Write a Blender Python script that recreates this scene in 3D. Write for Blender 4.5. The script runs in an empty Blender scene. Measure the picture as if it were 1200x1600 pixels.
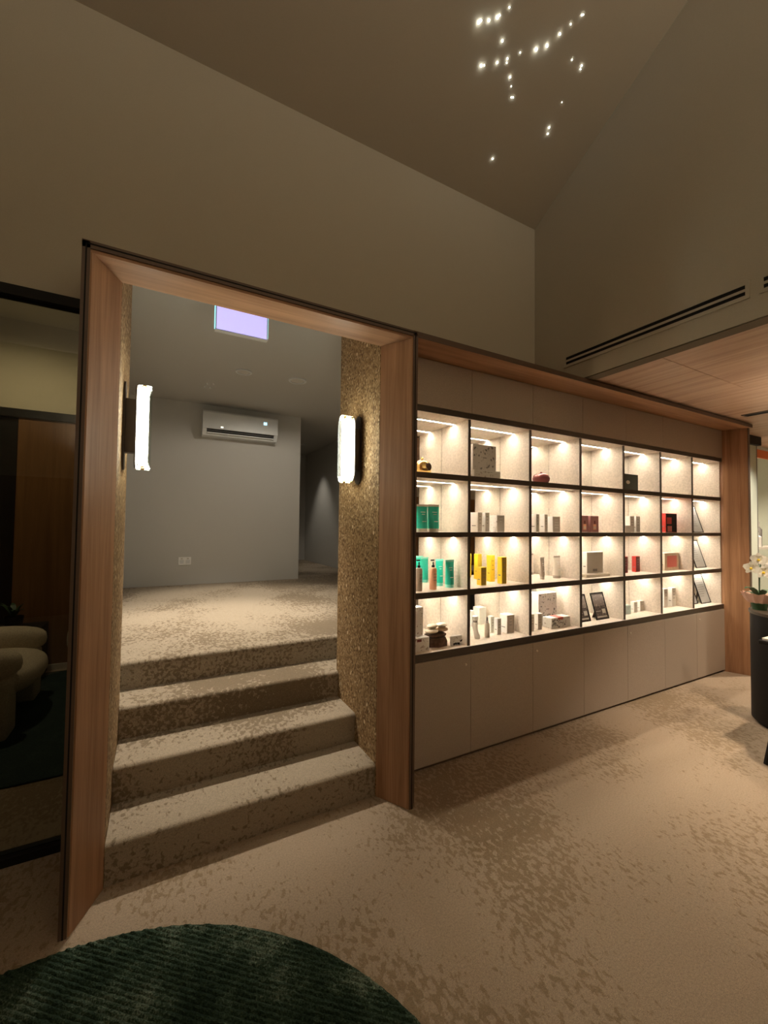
import bpy, bmesh, math, random
from mathutils import Vector, Matrix, noise
random.seed(7)
SC = bpy.context.scene
COL = SC.collection

# ------------------------------------------------------------------ camera, world, exposure
cam_data = bpy.data.cameras.new('camera')
cam_data.sensor_fit = 'HORIZONTAL'; cam_data.sensor_width = 36.0
cam_data.lens = 36.0 * 645.0 / 1200.0
cam_data.clip_start = 0.02; cam_data.clip_end = 100
cam = bpy.data.objects.new('camera', cam_data); COL.objects.link(cam)
cam.matrix_world = Matrix((
    (0.87838, -0.02516, -0.47730, 0.0),
    (-0.47783, -0.02263, -0.87816, 0.0),
    (0.01129, 0.99943, -0.03190, 1.5),
    (0, 0, 0, 1)))
SC.camera = cam
W = bpy.data.worlds.new('world'); SC.world = W; W.use_nodes = True
W.node_tree.nodes['Background'].inputs[0].default_value = (0.55, 0.45, 0.34, 1)
W.node_tree.nodes['Background'].inputs[1].default_value = 0.0
SC.view_settings.view_transform = 'Standard'
SC.view_settings.look = 'None'
SC.view_settings.exposure = 0.3
SC.view_settings.gamma = 1.0
SC.view_settings.use_curve_mapping = False
SC.cycles.max_bounces = 10
SC.cycles.diffuse_bounces = 6
SC.cycles.sample_clamp_indirect = 40.0

LED = 74.0            # shelf strips
LED_COL = (1.0, 0.89, 0.72)
TUBE = 24.0           # sconce tubes
WARM = (1.0, 0.83, 0.63)
SOFFIT_W = 122.0       # soffit downlights
UP_W = 300.0           # fill uplighters added behind the camera
BOWL_W = 135.0          # added counter lamp, fills the soffit
LAND_W = 250.0         # landing downlights

# ------------------------------------------------------------------ materials
def new_mat(name):
    m = bpy.data.materials.new(name); m.use_nodes = True
    nt = m.node_tree; b = nt.nodes['Principled BSDF']
    return m, nt, b
def N(nt, t, **kw):
    n = nt.nodes.new(t)
    for k, v in kw.items():
        if k.startswith('i_'):
            key = k[2:]
            n.inputs[int(key) if key.isdigit() else key.replace('_', ' ')].default_value = v
        else: setattr(n, k, v)
    return n
def coords(nt, scale=(1, 1, 1), rot=(0, 0, 0), rand=True):
    tc = N(nt, 'ShaderNodeTexCoord'); mp = N(nt, 'ShaderNodeMapping')
    mp.inputs['Scale'].default_value = scale; mp.inputs['Rotation'].default_value = rot
    if rand:
        oi = N(nt, 'ShaderNodeObjectInfo'); ad = N(nt, 'ShaderNodeVectorMath', operation='MULTIPLY_ADD')
        ad.inputs[1].default_value = (17.3, 9.1, 13.7)
        nt.links.new(oi.outputs['Random'], ad.inputs[0]); nt.links.new(tc.outputs['Object'], ad.inputs[2])
        nt.links.new(ad.outputs[0], mp.inputs['Vector'])
    else:
        nt.links.new(tc.outputs['Object'], mp.inputs['Vector'])
    return mp
def ramp(nt, fac, stops):
    r = N(nt, 'ShaderNodeValToRGB'); e = r.color_ramp.elements
    while len(e) > 1: e.remove(e[-1])
    e[0].position = stops[0][0]; e[0].color = (*stops[0][1], 1)
    for p, c in stops[1:]:
        x = e.new(p); x.color = (*c, 1)
    nt.links.new(fac, r.inputs['Fac']); return r
def plain(name, col, rough=0.6, metal=0.0, spec=0.5, fleck=0.0, bump=0.0, scale=120.0):
    m, nt, b = new_mat(name)
    b.inputs['Base Color'].default_value = (*col, 1); b.inputs['Roughness'].default_value = rough
    b.inputs['Metallic'].default_value = metal; b.inputs['Specular IOR Level'].default_value = spec
    mp = coords(nt)
    n = N(nt, 'ShaderNodeTexNoise', i_Scale=scale, i_Detail=3.0); nt.links.new(mp.outputs[0], n.inputs['Vector'])
    f = fleck or 0.03
    r = ramp(nt, n.outputs['Fac'], [(0.3, tuple(c * (1 - f) for c in col)), (0.7, tuple(min(1, c * (1 + f)) for c in col))])
    nt.links.new(r.outputs['Color'], b.inputs['Base Color'])
    if bump:
        bp = N(nt, 'ShaderNodeBump', i_Strength=bump, i_Distance=0.002)
        nt.links.new(n.outputs['Fac'], bp.inputs['Height']); nt.links.new(bp.outputs['Normal'], b.inputs['Normal'])
    return m
def glow(name, col, strength):
    m, nt, b = new_mat(name)
    b.inputs['Base Color'].default_value = (0.8, 0.8, 0.8, 1)
    b.inputs['Emission Color'].default_value = (*col, 1); b.inputs['Emission Strength'].default_value = strength
    return m
def wood(name, axis, dark, light, rough=0.45, wide=1.0):
    m, nt, b = new_mat(name)
    s = [13.0 * wide] * 3; s[axis] = 0.55
    mp = coords(nt, tuple(s))
    n = N(nt, 'ShaderNodeTexNoise', i_Scale=1.5, i_Detail=5.0, i_Roughness=0.6, i_Distortion=0.6)
    nt.links.new(mp.outputs[0], n.inputs['Vector'])
    s2 = [190.0] * 3; s2[axis] = 5.0
    mp2 = coords(nt, tuple(s2)); n2 = N(nt, 'ShaderNodeTexNoise', i_Scale=1.0, i_Detail=2.0)
    nt.links.new(mp2.outputs[0], n2.inputs['Vector'])
    mx = N(nt, 'ShaderNodeMath', operation='MULTIPLY_ADD'); mx.inputs[1].default_value = 0.25
    nt.links.new(n2.outputs['Fac'], mx.inputs[0]); nt.links.new(n.outputs['Fac'], mx.inputs[2])
    mid = tuple((a + c) / 2 for a, c in zip(dark, light))
    r = ramp(nt, mx.outputs[0], [(0.40, dark), (0.60, mid), (0.78, light)])
    nt.links.new(r.outputs['Color'], b.inputs['Base Color'])
    b.inputs['Roughness'].default_value = rough; b.inputs['Specular IOR Level'].default_value = 0.35
    bp = N(nt, 'ShaderNodeBump', i_Strength=0.12, i_Distance=0.001)
    nt.links.new(n2.outputs['Fac'], bp.inputs['Height']); nt.links.new(bp.outputs['Normal'], b.inputs['Normal'])
    return m
def carpet(name, base, blot, thresh=0.0, pile=1.0, sc=1.0):
    m, nt, b = new_mat(name)
    mp = coords(nt, (1.0, 1.0, 1.0), rand=False)
    ms = coords(nt, (1.0, 0.62, 1.0), (0, 0, math.radians(-25)), rand=False)
    big = N(nt, 'ShaderNodeTexNoise', i_Scale=1.15 * sc, i_Detail=2.0, i_Roughness=0.55); nt.links.new(mp.outputs[0], big.inputs['Vector'])
    sm = N(nt, 'ShaderNodeTexNoise', i_Scale=52.0 * sc, i_Detail=3.0, i_Roughness=0.5, i_Distortion=0.3); nt.links.new(ms.outputs[0], sm.inputs['Vector'])
    a = N(nt, 'ShaderNodeMath', operation='MULTIPLY_ADD'); a.inputs[1].default_value = 1.25; 
    nt.links.new(big.outputs['Fac'], a.inputs[0]); nt.links.new(sm.outputs['Fac'], a.inputs[2])
    r = ramp(nt, a.outputs[0], [(1.13 + thresh - 0.5, (0, 0, 0)), (1.225 + thresh - 0.5, (1, 1, 1))])
    # ramp positions must stay in 0..1: shift the sum down by 0.5
    sh = N(nt, 'ShaderNodeMath', operation='SUBTRACT'); sh.inputs[1].default_value = 0.5
    nt.links.new(a.outputs[0], sh.inputs[0]); nt.links.new(sh.outputs[0], r.inputs['Fac'])
    mx = N(nt, 'ShaderNodeMix', data_type='RGBA'); mx.inputs[6].default_value = (*base, 1); mx.inputs[7].default_value = (*blot, 1)
    nt.links.new(r.outputs['Color'], mx.inputs[0])
    fi = N(nt, 'ShaderNodeTexNoise', i_Scale=420.0, i_Detail=2.0); nt.links.new(mp.outputs[0], fi.inputs['Vector'])
    fr = ramp(nt, fi.outputs['Fac'], [(0.25, (0.62, 0.62, 0.62)), (0.75, (1.25, 1.25, 1.25))])
    mu = N(nt, 'ShaderNodeMix', data_type='RGBA', blend_type='MULTIPLY'); mu.inputs[0].default_value = 1.0
    nt.links.new(mx.outputs[2], mu.inputs[6]); nt.links.new(fr.outputs['Color'], mu.inputs[7])
    mi = N(nt, 'ShaderNodeTexNoise', i_Scale=130.0, i_Detail=3.0, i_Roughness=0.7); nt.links.new(mp.outputs[0], mi.inputs['Vector'])
    mr = ramp(nt, mi.outputs['Fac'], [(0.3, (0.80, 0.80, 0.80)), (0.7, (1.16, 1.16, 1.16))])
    mv = N(nt, 'ShaderNodeMix', data_type='RGBA', blend_type='MULTIPLY'); mv.inputs[0].default_value = 1.0
    nt.links.new(mu.outputs[2], mv.inputs[6]); nt.links.new(mr.outputs['Color'], mv.inputs[7])
    nt.links.new(mv.outputs[2], b.inputs['Base Color'])
    b.inputs['Roughness'].default_value = 1.0; b.inputs['Specular IOR Level'].default_value = 0.05
    b.inputs['Sheen Weight'].default_value = 0.15
    bp = N(nt, 'ShaderNodeBump', i_Strength=0.6 * pile, i_Distance=0.004)
    nt.links.new(fi.outputs['Fac'], bp.inputs['Height']); nt.links.new(bp.outputs['Normal'], b.inputs['Normal'])
    return m
def cork(name):
    m, nt, b = new_mat(name)
    mp = coords(nt, (1, 1, 0.65))
    v = N(nt, 'ShaderNodeTexVoronoi', i_Scale=125.0); nt.links.new(mp.outputs[0], v.inputs['Vector'])
    sp = N(nt, 'ShaderNodeSeparateColor'); nt.links.new(v.outputs['Color'], sp.inputs[0])
    r = ramp(nt, sp.outputs[0], [(0.0, (0.10, 0.055, 0.022)), (0.35, (0.21, 0.125, 0.055)), (0.7, (0.33, 0.21, 0.10)), (0.95, (0.40, 0.27, 0.14)), (0.985, (0.60, 0.45, 0.27))])
    v2 = N(nt, 'ShaderNodeTexVoronoi', i_Scale=34.0); nt.links.new(mp.outputs[0], v2.inputs['Vector'])
    sp2 = N(nt, 'ShaderNodeSeparateColor'); nt.links.new(v2.outputs['Color'], sp2.inputs[0])
    r2 = ramp(nt, sp2.outputs[1], [(0.93, (0, 0, 0)), (0.95, (1, 1, 1))])
    d2 = ramp(nt, v2.outputs['Distance'], [(0.22, (1, 1, 1)), (0.30, (0, 0, 0))])
    mm = N(nt, 'ShaderNodeMath', operation='MULTIPLY'); nt.links.new(r2.outputs['Color'], mm.inputs[0]); nt.links.new(d2.outputs['Color'], mm.inputs[1])
    mx = N(nt, 'ShaderNodeMix', data_type='RGBA'); mx.inputs[7].default_value = (0.74, 0.58, 0.36, 1)
    nt.links.new(mm.outputs[0], mx.inputs[0]); nt.links.new(r.outputs['Color'], mx.inputs[6])
    nt.links.new(mx.outputs[2], b.inputs['Base Color'])
    b.inputs['Roughness'].default_value = 0.85; b.inputs['Specular IOR Level'].default_value = 0.2
    bp = N(nt, 'ShaderNodeBump', i_Strength=0.45, i_Distance=0.003)
    nt.links.new(sp.outputs[0], bp.inputs['Height']); nt.links.new(bp.outputs['Normal'], b.inputs['Normal'])
    return m
def glass(name, tint=(0.9, 0.95, 0.92), rough=0.0, alpha=0.12):
    m, nt, b = new_mat(name)
    b.inputs['Base Color'].default_value = (*tint, 1)
    out = nt.nodes['Material Output']
    tr = N(nt, 'ShaderNodeBsdfTransparent'); tr.inputs[0].default_value = (*tint, 1)
    gl = N(nt, 'ShaderNodeBsdfGlossy'); gl.inputs['Roughness'].default_value = rough
    fr = N(nt, 'ShaderNodeFresnel'); fr.inputs[0].default_value = 1.45
    mx = N(nt, 'ShaderNodeMixShader')
    nt.links.new(fr.outputs[0], mx.inputs[0]); nt.links.new(tr.outputs[0], mx.inputs[1]); nt.links.new(gl.outputs[0], mx.inputs[2])
    nt.links.new(mx.outputs[0], out.inputs['Surface'])
    return m
def mirror(name):
    m, nt, b = new_mat(name)
    b.inputs['Base Color'].default_value = (0.96, 0.97, 0.94, 1); b.inputs['Metallic'].default_value = 1.0
    b.inputs['Roughness'].default_value = 0.0
    return m
def floral(name, base, ink):
    m, nt, b = new_mat(name)
    mp = coords(nt)
    n = N(nt, 'ShaderNodeTexNoise', i_Scale=60.0, i_Detail=2.0); nt.links.new(mp.outputs[0], n.inputs['Vector'])
    r = ramp(nt, n.outputs['Fac'], [(0.60, base), (0.66, ink)])
    nt.links.new(r.outputs['Color'], b.inputs['Base Color']); b.inputs['Roughness'].default_value = 0.6
    return m

M = {}
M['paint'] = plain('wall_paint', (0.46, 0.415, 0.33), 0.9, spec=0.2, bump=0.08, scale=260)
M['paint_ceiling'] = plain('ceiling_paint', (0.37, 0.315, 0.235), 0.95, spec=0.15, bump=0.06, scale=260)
M['paint_grey'] = plain('grey_paint', (0.50, 0.485, 0.45), 0.9, spec=0.2, bump=0.06, scale=260)
M['paint_cream'] = plain('cream_paint', (0.60, 0.55, 0.40), 0.9, spec=0.2)
M['paint_pale'] = plain('pale_green_paint', (0.62, 0.66, 0.56), 0.7, spec=0.3)
WD, WL = (0.25, 0.122, 0.060), (0.46, 0.258, 0.142)
M['wood_x'] = wood('oak_grain_x', 0, WD, WL); M['wood_y'] = wood('oak_grain_y', 1, WD, WL); M['wood_z'] = wood('oak_grain_z', 2, WD, WL)
M['soffit'] = wood('soffit_oak', 1, (0.33, 0.20, 0.13), (0.52, 0.36, 0.255), wide=0.8)
M['wood_dark'] = wood('walnut_dark', 2, (0.14, 0.065, 0.022), (0.22, 0.11, 0.04))
M['edge'] = plain('dark_walnut_edge', (0.11, 0.066, 0.042), 0.5)
M['black'] = plain('matt_black', (0.010, 0.009, 0.008), 0.6, spec=0.2)
M['gap'] = plain('shadow_gap', (0.004, 0.003, 0.003), 0.9)
M['bronze'] = plain('dark_bronze', (0.075, 0.056, 0.040), 0.4, metal=0.3)
M['laminate'] = plain('taupe_laminate', (0.41, 0.335, 0.268), 0.7, fleck=0.07, scale=150, spec=0.3)
M['shelf'] = plain('pale_shelf_laminate', (0.63, 0.555, 0.475), 0.6, fleck=0.12, scale=70, spec=0.0)
M['mirror'] = mirror('shelf_mirror')
M['led'] = glow('led_strip', LED_COL, LED)
M['tube'] = glow('sconce_tube', (1.0, 0.95, 0.80), TUBE)
M['carpet'] = carpet('beige_carpet', (0.385, 0.292, 0.205), (0.275, 0.198, 0.122), thresh=0.02)
M['carpet_step'] = carpet('stair_carpet', (0.36, 0.288, 0.207), (0.205, 0.152, 0.097), thresh=-0.02, pile=1.3)
M['teal_carpet'] = plain('teal_carpet', (0.034, 0.050, 0.046), 1.0, spec=0.05, fleck=0.35, bump=0.5, scale=160)
M['cork'] = cork('cork_chip')
M['glass'] = glass('clear_glass')
M['glass_dim'] = glass('smoked_glass', (0.62, 0.60, 0.55))
M['white'] = plain('white_card', (0.80, 0.79, 0.76), 0.5)
M['white_plastic'] = plain('white_plastic', (0.62, 0.63, 0.62), 0.4)
M['grey_card'] = plain('grey_card', (0.56, 0.52, 0.46), 0.6)
M['grey_print'] = plain('grey_print', (0.20, 0.19, 0.18), 0.6)
M['teal'] = plain('teal_plastic', (0.02, 0.55, 0.42), 0.35)
M['teal_light'] = plain('pale_teal', (0.25, 0.75, 0.66), 0.35)
M['yellow'] = plain('yellow_card', (0.85, 0.60, 0.03), 0.5)
M['ochre'] = plain('shaded_yellow_card', (0.45, 0.30, 0.03), 0.5)  # yellow darkened for shaded carton fronts, also used as print ink
M['gold'] = plain('gold_metal', (0.95, 0.66, 0.25), 0.22, metal=1.0)
M['peach'] = plain('peach_plastic', (0.85, 0.46, 0.28), 0.4)
M['taupe'] = plain('taupe_plastic', (0.44, 0.37, 0.30), 0.4)
M['cream_plastic'] = plain('cream_plastic', (0.70, 0.63, 0.53), 0.4)
M['red'] = plain('red_card', (0.55, 0.045, 0.035), 0.5)
M['red_soft'] = plain('brick_red_card', (0.55, 0.13, 0.10), 0.5)
M['pink'] = plain('dusty_pink_card', (0.42, 0.20, 0.19), 0.5)
M['pink_glass'] = plain('pink_lustre', (0.55, 0.20, 0.20), 0.18, metal=0.55)
M['maroon'] = plain('maroon_print', (0.16, 0.03, 0.03), 0.5)
M['orange'] = plain('orange_sign', (0.80, 0.20, 0.05), 0.5)
M['stone'] = plain('cream_pebble', (0.70, 0.60, 0.47), 0.55, fleck=0.1, scale=40)
M['stone_tan'] = plain('tan_pebble', (0.55, 0.40, 0.27), 0.55, fleck=0.1, scale=40)
M['bark'] = plain('dark_rough_wood', (0.11, 0.062, 0.035), 0.85, fleck=0.4, bump=0.6, scale=50)
M['floral_white'] = floral('white_floral_card', (0.74, 0.71, 0.66), (0.40, 0.33, 0.28))
M['floral_grey'] = floral('grey_floral_card', (0.70, 0.66, 0.62), (0.42, 0.37, 0.33))
M['boucle'] = plain('cream_boucle', (0.62, 0.54, 0.42), 1.0, spec=0.1, fleck=0.18, bump=0.9, scale=110)
M['blue'] = plain('blue_fabric', (0.16, 0.30, 0.48), 0.9, fleck=0.08)
M['petal'] = plain('white_petal', (0.85, 0.83, 0.74), 0.6)
M['leaf'] = plain('dark_green_leaf', (0.03, 0.085, 0.03), 0.45)
M['paper_peach'] = plain('peach_wrap', (0.75, 0.50, 0.40), 0.7)
M['sign'] = glow('violet_sign_face', (0.50, 0.44, 1.0), 0.72)
M['crystal'] = glow('ceiling_crystal', (0.93, 1.0, 0.98), 20.0)
M['lens'] = glow('downlight_lens', (1.0, 0.78, 0.5), 6.0)
M['lens_off'] = plain('downlight_lens_dim', (0.55, 0.52, 0.47), 0.5)
M['led_blue'] = glow('blue_display', (0.35, 0.75, 1.0), 1.6)
M['led_white'] = glow('indicator', (1.0, 0.95, 0.75), 1.6)

# ------------------------------------------------------------------ mesh helpers (world coordinates)
WLOC = {}
def box(bm, x0, x1, y0, y1, z0, z1, bev=0.0, seg=1):
    r = bmesh.ops.create_cube(bm, size=1.0)
    vs = r['verts']
    for v in vs:
        v.co = Vector(((x0 + x1) / 2 + v.co.x * (x1 - x0), (y0 + y1) / 2 + v.co.y * (y1 - y0), (z0 + z1) / 2 + v.co.z * (z1 - z0)))
    if bev:
        es = {e for v in vs for e in v.link_edges}
        bmesh.ops.bevel(bm, geom=list(es), offset=bev, segments=seg, affect='EDGES', profile=0.5)
    return bm
def B(x0, x1, y0, y1, z0, z1, bev=0.0, seg=1): return box(bmesh.new(), x0, x1, y0, y1, z0, z1, bev, seg)
def prism(pts, h0, h1, axis='z', bm=None):
    """polygon extruded along an axis; pts are (x,y) for z, (y,z) for x, (x,z) for y"""
    bm = bm or bmesh.new()
    def P(p, h): return {'z': (p[0], p[1], h), 'x': (h, p[0], p[1]), 'y': (p[0], h, p[1])}[axis]
    a = [bm.verts.new(P(p, h0)) for p in pts]; b = [bm.verts.new(P(p, h1)) for p in pts]
    bm.faces.new(a); bm.faces.new(b[::-1]); n = len(pts)
    for i in range(n): bm.faces.new((a[i], b[i], b[(i + 1) % n], a[(i + 1) % n]))
    bmesh.ops.recalc_face_normals(bm, faces=bm.faces)
    return bm
def lathe(prof, cx, cy, cz, n=20, bm=None, sx=1.0, sy=1.0, mat=None):
    bm = bm or bmesh.new(); rings = []
    for r, z in prof:
        if r < 1e-5: rings.append([bm.verts.new((cx, cy, cz + z))])
        else: rings.append([bm.verts.new((cx + sx * r * math.cos(2 * math.pi * i / n), cy + sy * r * math.sin(2 * math.pi * i / n), cz + z)) for i in range(n)])
    for a, b in zip(rings, rings[1:]):
        if len(a) == 1 and len(b) == 1: continue
        for i in range(n):
            j = (i + 1) % n
            if len(a) == 1: bm.faces.new((a[0], b[j], b[i]))
            elif len(b) == 1: bm.faces.new((a[i], a[j], b[0]))
            else: bm.faces.new((a[i], a[j], b[j], b[i]))
    if prof[0] != prof[-1]:
        for k in (0, -1):
            if len(rings[k]) > 1: bm.faces.new(rings[k] if k else rings[k][::-1])
    else: bmesh.ops.remove_doubles(bm, verts=bm.verts, dist=1e-6)
    bmesh.ops.recalc_face_normals(bm, faces=bm.faces)
    return bm
def tube(path, rad, n=8, bm=None):
    bm = bm or bmesh.new(); rings = []
    P = [Vector(p) for p in path]
    for k, p in enumerate(P):
        d = (P[min(k + 1, len(P) - 1)] - P[max(k - 1, 0)]).normalized()
        u = d.orthogonal().normalized(); w = d.cross(u)
        if k and rings:
            u = (lu - d * lu.dot(d)).normalized(); w = d.cross(u)
        lu = u
        r = rad[k] if isinstance(rad, (list, tuple)) else rad
        rings.append([bm.verts.new(p + u * r * math.cos(2 * math.pi * i / n) + w * r * math.sin(2 * math.pi * i / n)) for i in range(n)])
    for a, b in zip(rings, rings[1:]):
        for i in range(n): bm.faces.new((a[i], a[(i + 1) % n], b[(i + 1) % n], b[i]))
    bm.faces.new(rings[0][::-1]); bm.faces.new(rings[-1])
    bmesh.ops.recalc_face_normals(bm, faces=bm.faces)
    return bm
def ellipsoid(cx, cy, cz, rx, ry, rz, u=20, v=12, jitter=0.0, power=1.0):
    bm = bmesh.new()
    bmesh.ops.create_uvsphere(bm, u_segments=u, v_segments=v, radius=1.0)
    for q in bm.verts:
        c = q.co.copy()
        if power != 1.0: c = Vector([math.copysign(abs(t) ** power, t) for t in c])
        if jitter: c *= 1 + jitter * noise.noise(c * 1.7 + Vector((cx * 9, cy * 9, cz * 9)))
        q.co = Vector((cx + rx * c.x, cy + ry * c.y, cz + rz * c.z))
    return bm
def wloc(o): return WLOC.get(o.name, Vector((0, 0, 0)))
def build(name, bm, mat, parent=None, origin=None, smooth=False, rot=None):
    """link bm (world coords) as ONE mesh object; a top-level mesh gets its origin at its base"""
    if parent is not None: o_loc = wloc(parent)
    elif origin is not None: o_loc = Vector(origin)
    else:
        cs = [v.co for v in bm.verts]
        lo = Vector([min(c[i] for c in cs) for i in range(3)]); hi = Vector([max(c[i] for c in cs) for i in range(3)])
        o_loc = Vector(((lo.x + hi.x) / 2, (lo.y + hi.y) / 2, lo.z))
    if rot:                                    # (matrix, pivot)
        bmesh.ops.rotate(bm, cent=rot[1], matrix=rot[0], verts=bm.verts)
    for v in bm.verts: v.co -= o_loc
    if smooth:
        for f in bm.faces: f.smooth = True
    me = bpy.data.meshes.new(name); bm.to_mesh(me); bm.free()
    me.materials.append(M[mat] if isinstance(mat, str) else mat)
    if smooth:
        try: me.set_sharp_from_angle(angle=math.radians(40))
        except Exception: pass
    o = bpy.data.objects.new(name, me); COL.objects.link(o)
    if parent is not None: o.parent = parent
    else: o.location = o_loc
    WLOC[o.name] = o_loc.copy()
    return o
def thing(name, label, cat, loc=(0, 0, 0), group=None):
    o = bpy.data.objects.new(name, None); COL.objects.link(o); o.empty_display_size = 0.05
    o.location = loc; WLOC[o.name] = Vector(loc)
    o['label'] = label; o['category'] = cat
    if group: o['group'] = group
    return o
def tag(o, label, cat, group=None, kind=None):
    o['label'] = label; o['category'] = cat
    if group: o['group'] = group
    if kind: o['kind'] = kind
    return o
def struct(name, bm, mat, label=None, parent=None):
    o = build(name, bm, mat, parent)
    if parent is None:
        o['kind'] = 'structure'
        if label: o['label'] = label
    return o
def spot(name, parent, loc, target, watts, col, angle, blend=0.6, radius=0.04):
    l = bpy.data.lights.new(name, 'SPOT'); l.energy = watts; l.color = col
    l.spot_size = math.radians(angle); l.spot_blend = blend; l.shadow_soft_size = radius
    o = bpy.data.objects.new(name, l); COL.objects.link(o); o.parent = parent
    o.location = Vector(loc) - wloc(parent)
    o.rotation_euler = (Vector(target) - Vector(loc)).to_track_quat('-Z', 'Y').to_euler()
    return o
def downlight(x, y, z, watts, label, col=WARM, angle=110, target=None, lens='lens', r=0.05, blend=0.7):
    t = thing('downlight', label, 'downlight', (x, y, z - 0.012))
    build('trim_ring', lathe([(r * 0.78, 0.0), (r, 0.0), (r, 0.012), (r * 0.78, 0.012), (r * 0.78, 0.0)], x, y, z - 0.012, 24), 'white_plastic', t, smooth=True)
    build('lens', lathe([(0.0, 0.0), (r * 0.76, 0.0), (r * 0.76, 0.003), (0, 0.003)], x, y, z - 0.006, 24), lens, t)
    spot('downlight_lamp', t, (x, y, z - 0.02), target or (x, y, 0), watts, col, angle, blend)
    return t

# ------------------------------------------------------------------ the room shell
Y_WALL = 2.39
CEIL_A, CEIL_S = 3.997, 0.585          # ceiling height at the back wall, rise per metre towards the camera
def zc(y): return CEIL_A + CEIL_S * (Y_WALL - y)
RIDGE_Y = -0.9
struct('floor', B(-3.1, 8.2, -3.5, 2.46, -0.10, 0.0), 'carpet', 'beige carpet with mottled brown blotches over the main room')
# back wall above the portal and shelves, in three pieces around the header recess
bm = B(-3.1, -0.20, 2.39, 2.50, 2.556, CEIL_A); box(bm, -0.20, 1.12, 2.39, 2.50, 2.76, CEIL_A); box(bm, 1.12, 2.80, 2.39, 2.50, 2.556, CEIL_A)
box(bm, -3.1, -1.86, 2.39, 2.50, 0.0, 2.556)
struct('wall_back', bm, 'paint', 'plain taupe wall above the wooden portal')
RW = 2.711
struct('wall_right', prism([(2.395, 2.60), (2.395, CEIL_A), (RIDGE_Y, zc(RIDGE_Y)), (-3.5, 4.2), (-3.5, 2.60)], RW, RW + 0.09, 'x'), 'paint', 'high taupe gable wall over the timber soffit')
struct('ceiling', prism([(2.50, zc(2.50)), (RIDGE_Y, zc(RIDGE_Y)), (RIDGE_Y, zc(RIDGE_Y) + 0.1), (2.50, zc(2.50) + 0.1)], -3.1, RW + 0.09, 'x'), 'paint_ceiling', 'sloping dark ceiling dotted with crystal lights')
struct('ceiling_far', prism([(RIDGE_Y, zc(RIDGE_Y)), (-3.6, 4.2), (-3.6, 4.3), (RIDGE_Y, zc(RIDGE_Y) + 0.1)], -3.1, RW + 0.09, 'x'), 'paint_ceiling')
struct('wall_left', B(-3.2, -3.1, -3.6, 2.5, 2.6, 6.2), 'paint')
struct('wall_left_panel', B(-3.2, -3.1, -3.6, 2.5, 0, 2.6), 'wood_dark')  # unseen dark cladding, put in to cut bounce onto the floor
struct('wall_front', B(-3.2, 8.2, -3.6, -3.5, 2.2, 4.4), 'paint')
struct('wall_front_panel', B(-3.2, 8.2, -3.6, -3.5, 0, 2.2), 'wood_dark')  # dark lower cladding behind the camera, also added against bounce light
struct('wall_end', B(8.2, 8.3, -3.6, 3.5, 0, 3.0), 'paint_pale')

M['strip'] = plain('edge_shade_taupe', (0.13, 0.105, 0.07), 0.9)  # dark tone stands in for shade under the gable wall edge
struct('soffit_edge_shade', B(RW + 0.004, RW + 0.098, -3.5, 2.39, 2.592, 2.600), 'strip')
# timber soffit: boards with open joints under a dark backing
sof = build('ceiling_soffit', B(RW + 0.09, 8.2, -3.5, 2.42, 2.612, 2.66), 'gap'); sof['kind'] = 'structure'
sof['label'] = 'lower timber panelled ceiling over the shopping area'
xs = [RW + 0.095, 3.95, 5.09, 6.23, 7.37, 8.2]
ys = [-3.5, -1.1, 0.18, 1.46, 2.415]
for i in range(len(xs) - 1):
    off = 0.0 if i % 2 == 0 else -0.62
    cuts = [ys[0]] + [y + off for y in ys[1:-1]] + [ys[-1]]
    for a, b in zip(cuts, cuts[1:]):
        if i == 2:                                   # leave room for the slot in this bay
            build('soffit_panel', B(xs[i] + 0.002, xs[i + 1] - 0.002, a + 0.002, b - 0.002, 2.60, 2.613), 'soffit', sof)
        else:
            build('soffit_panel', B(xs[i] + 0.002, xs[i + 1] - 0.002, a + 0.002, b - 0.002, 2.60, 2.613), 'soffit', sof)
t = thing('slot_diffuser', 'long black slot grille in the timber soffit near the wooden pillar', 'air vent', (4.95, 0.9, 2.594))
build('frame', B(4.90, 5.00, -0.1, 1.83, 2.594, 2.600), 'bronze', t)
build('slot', B(4.915, 4.985, -0.08, 1.81, 2.592, 2.5945), 'gap', t)

# linear diffusers on the gable wall
def diffuser(y0, y1, label):
    t = thing('wall_diffuser', label, 'air vent', (RW, (y0 + y1) / 2, 2.725), 'linear diffusers on the gable wall')
    z0, z1 = 2.722, 2.820; x = RW - 0.008
    bm = B(x, RW, y0, y1, z0, 2.742)
    box(bm, x, RW, y0, y1, 2.763, 2.777); box(bm, x, RW, y0, y1, 2.799, z1)
    for a, b in ((2.742, 2.763), (2.777, 2.799)):
        box(bm, x, RW, y0, y0 + 0.018, a, b); box(bm, x, RW, y1 - 0.018, y1, a, b)
    build('frame', bm, 'paint', t)
    for a, b in ((2.742, 2.763), (2.777, 2.799)):
        build('slot', B(RW - 0.003, RW - 0.001, y0 + 0.018, y1 - 0.018, a, b), 'gap', t)
    return t
diffuser(0.965, 2.103, 'long pale twin slot air diffuser on the gable wall, farther one')
diffuser(-0.25, 0.925, 'twin slot air diffuser cut off by the right edge of the picture')

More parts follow.
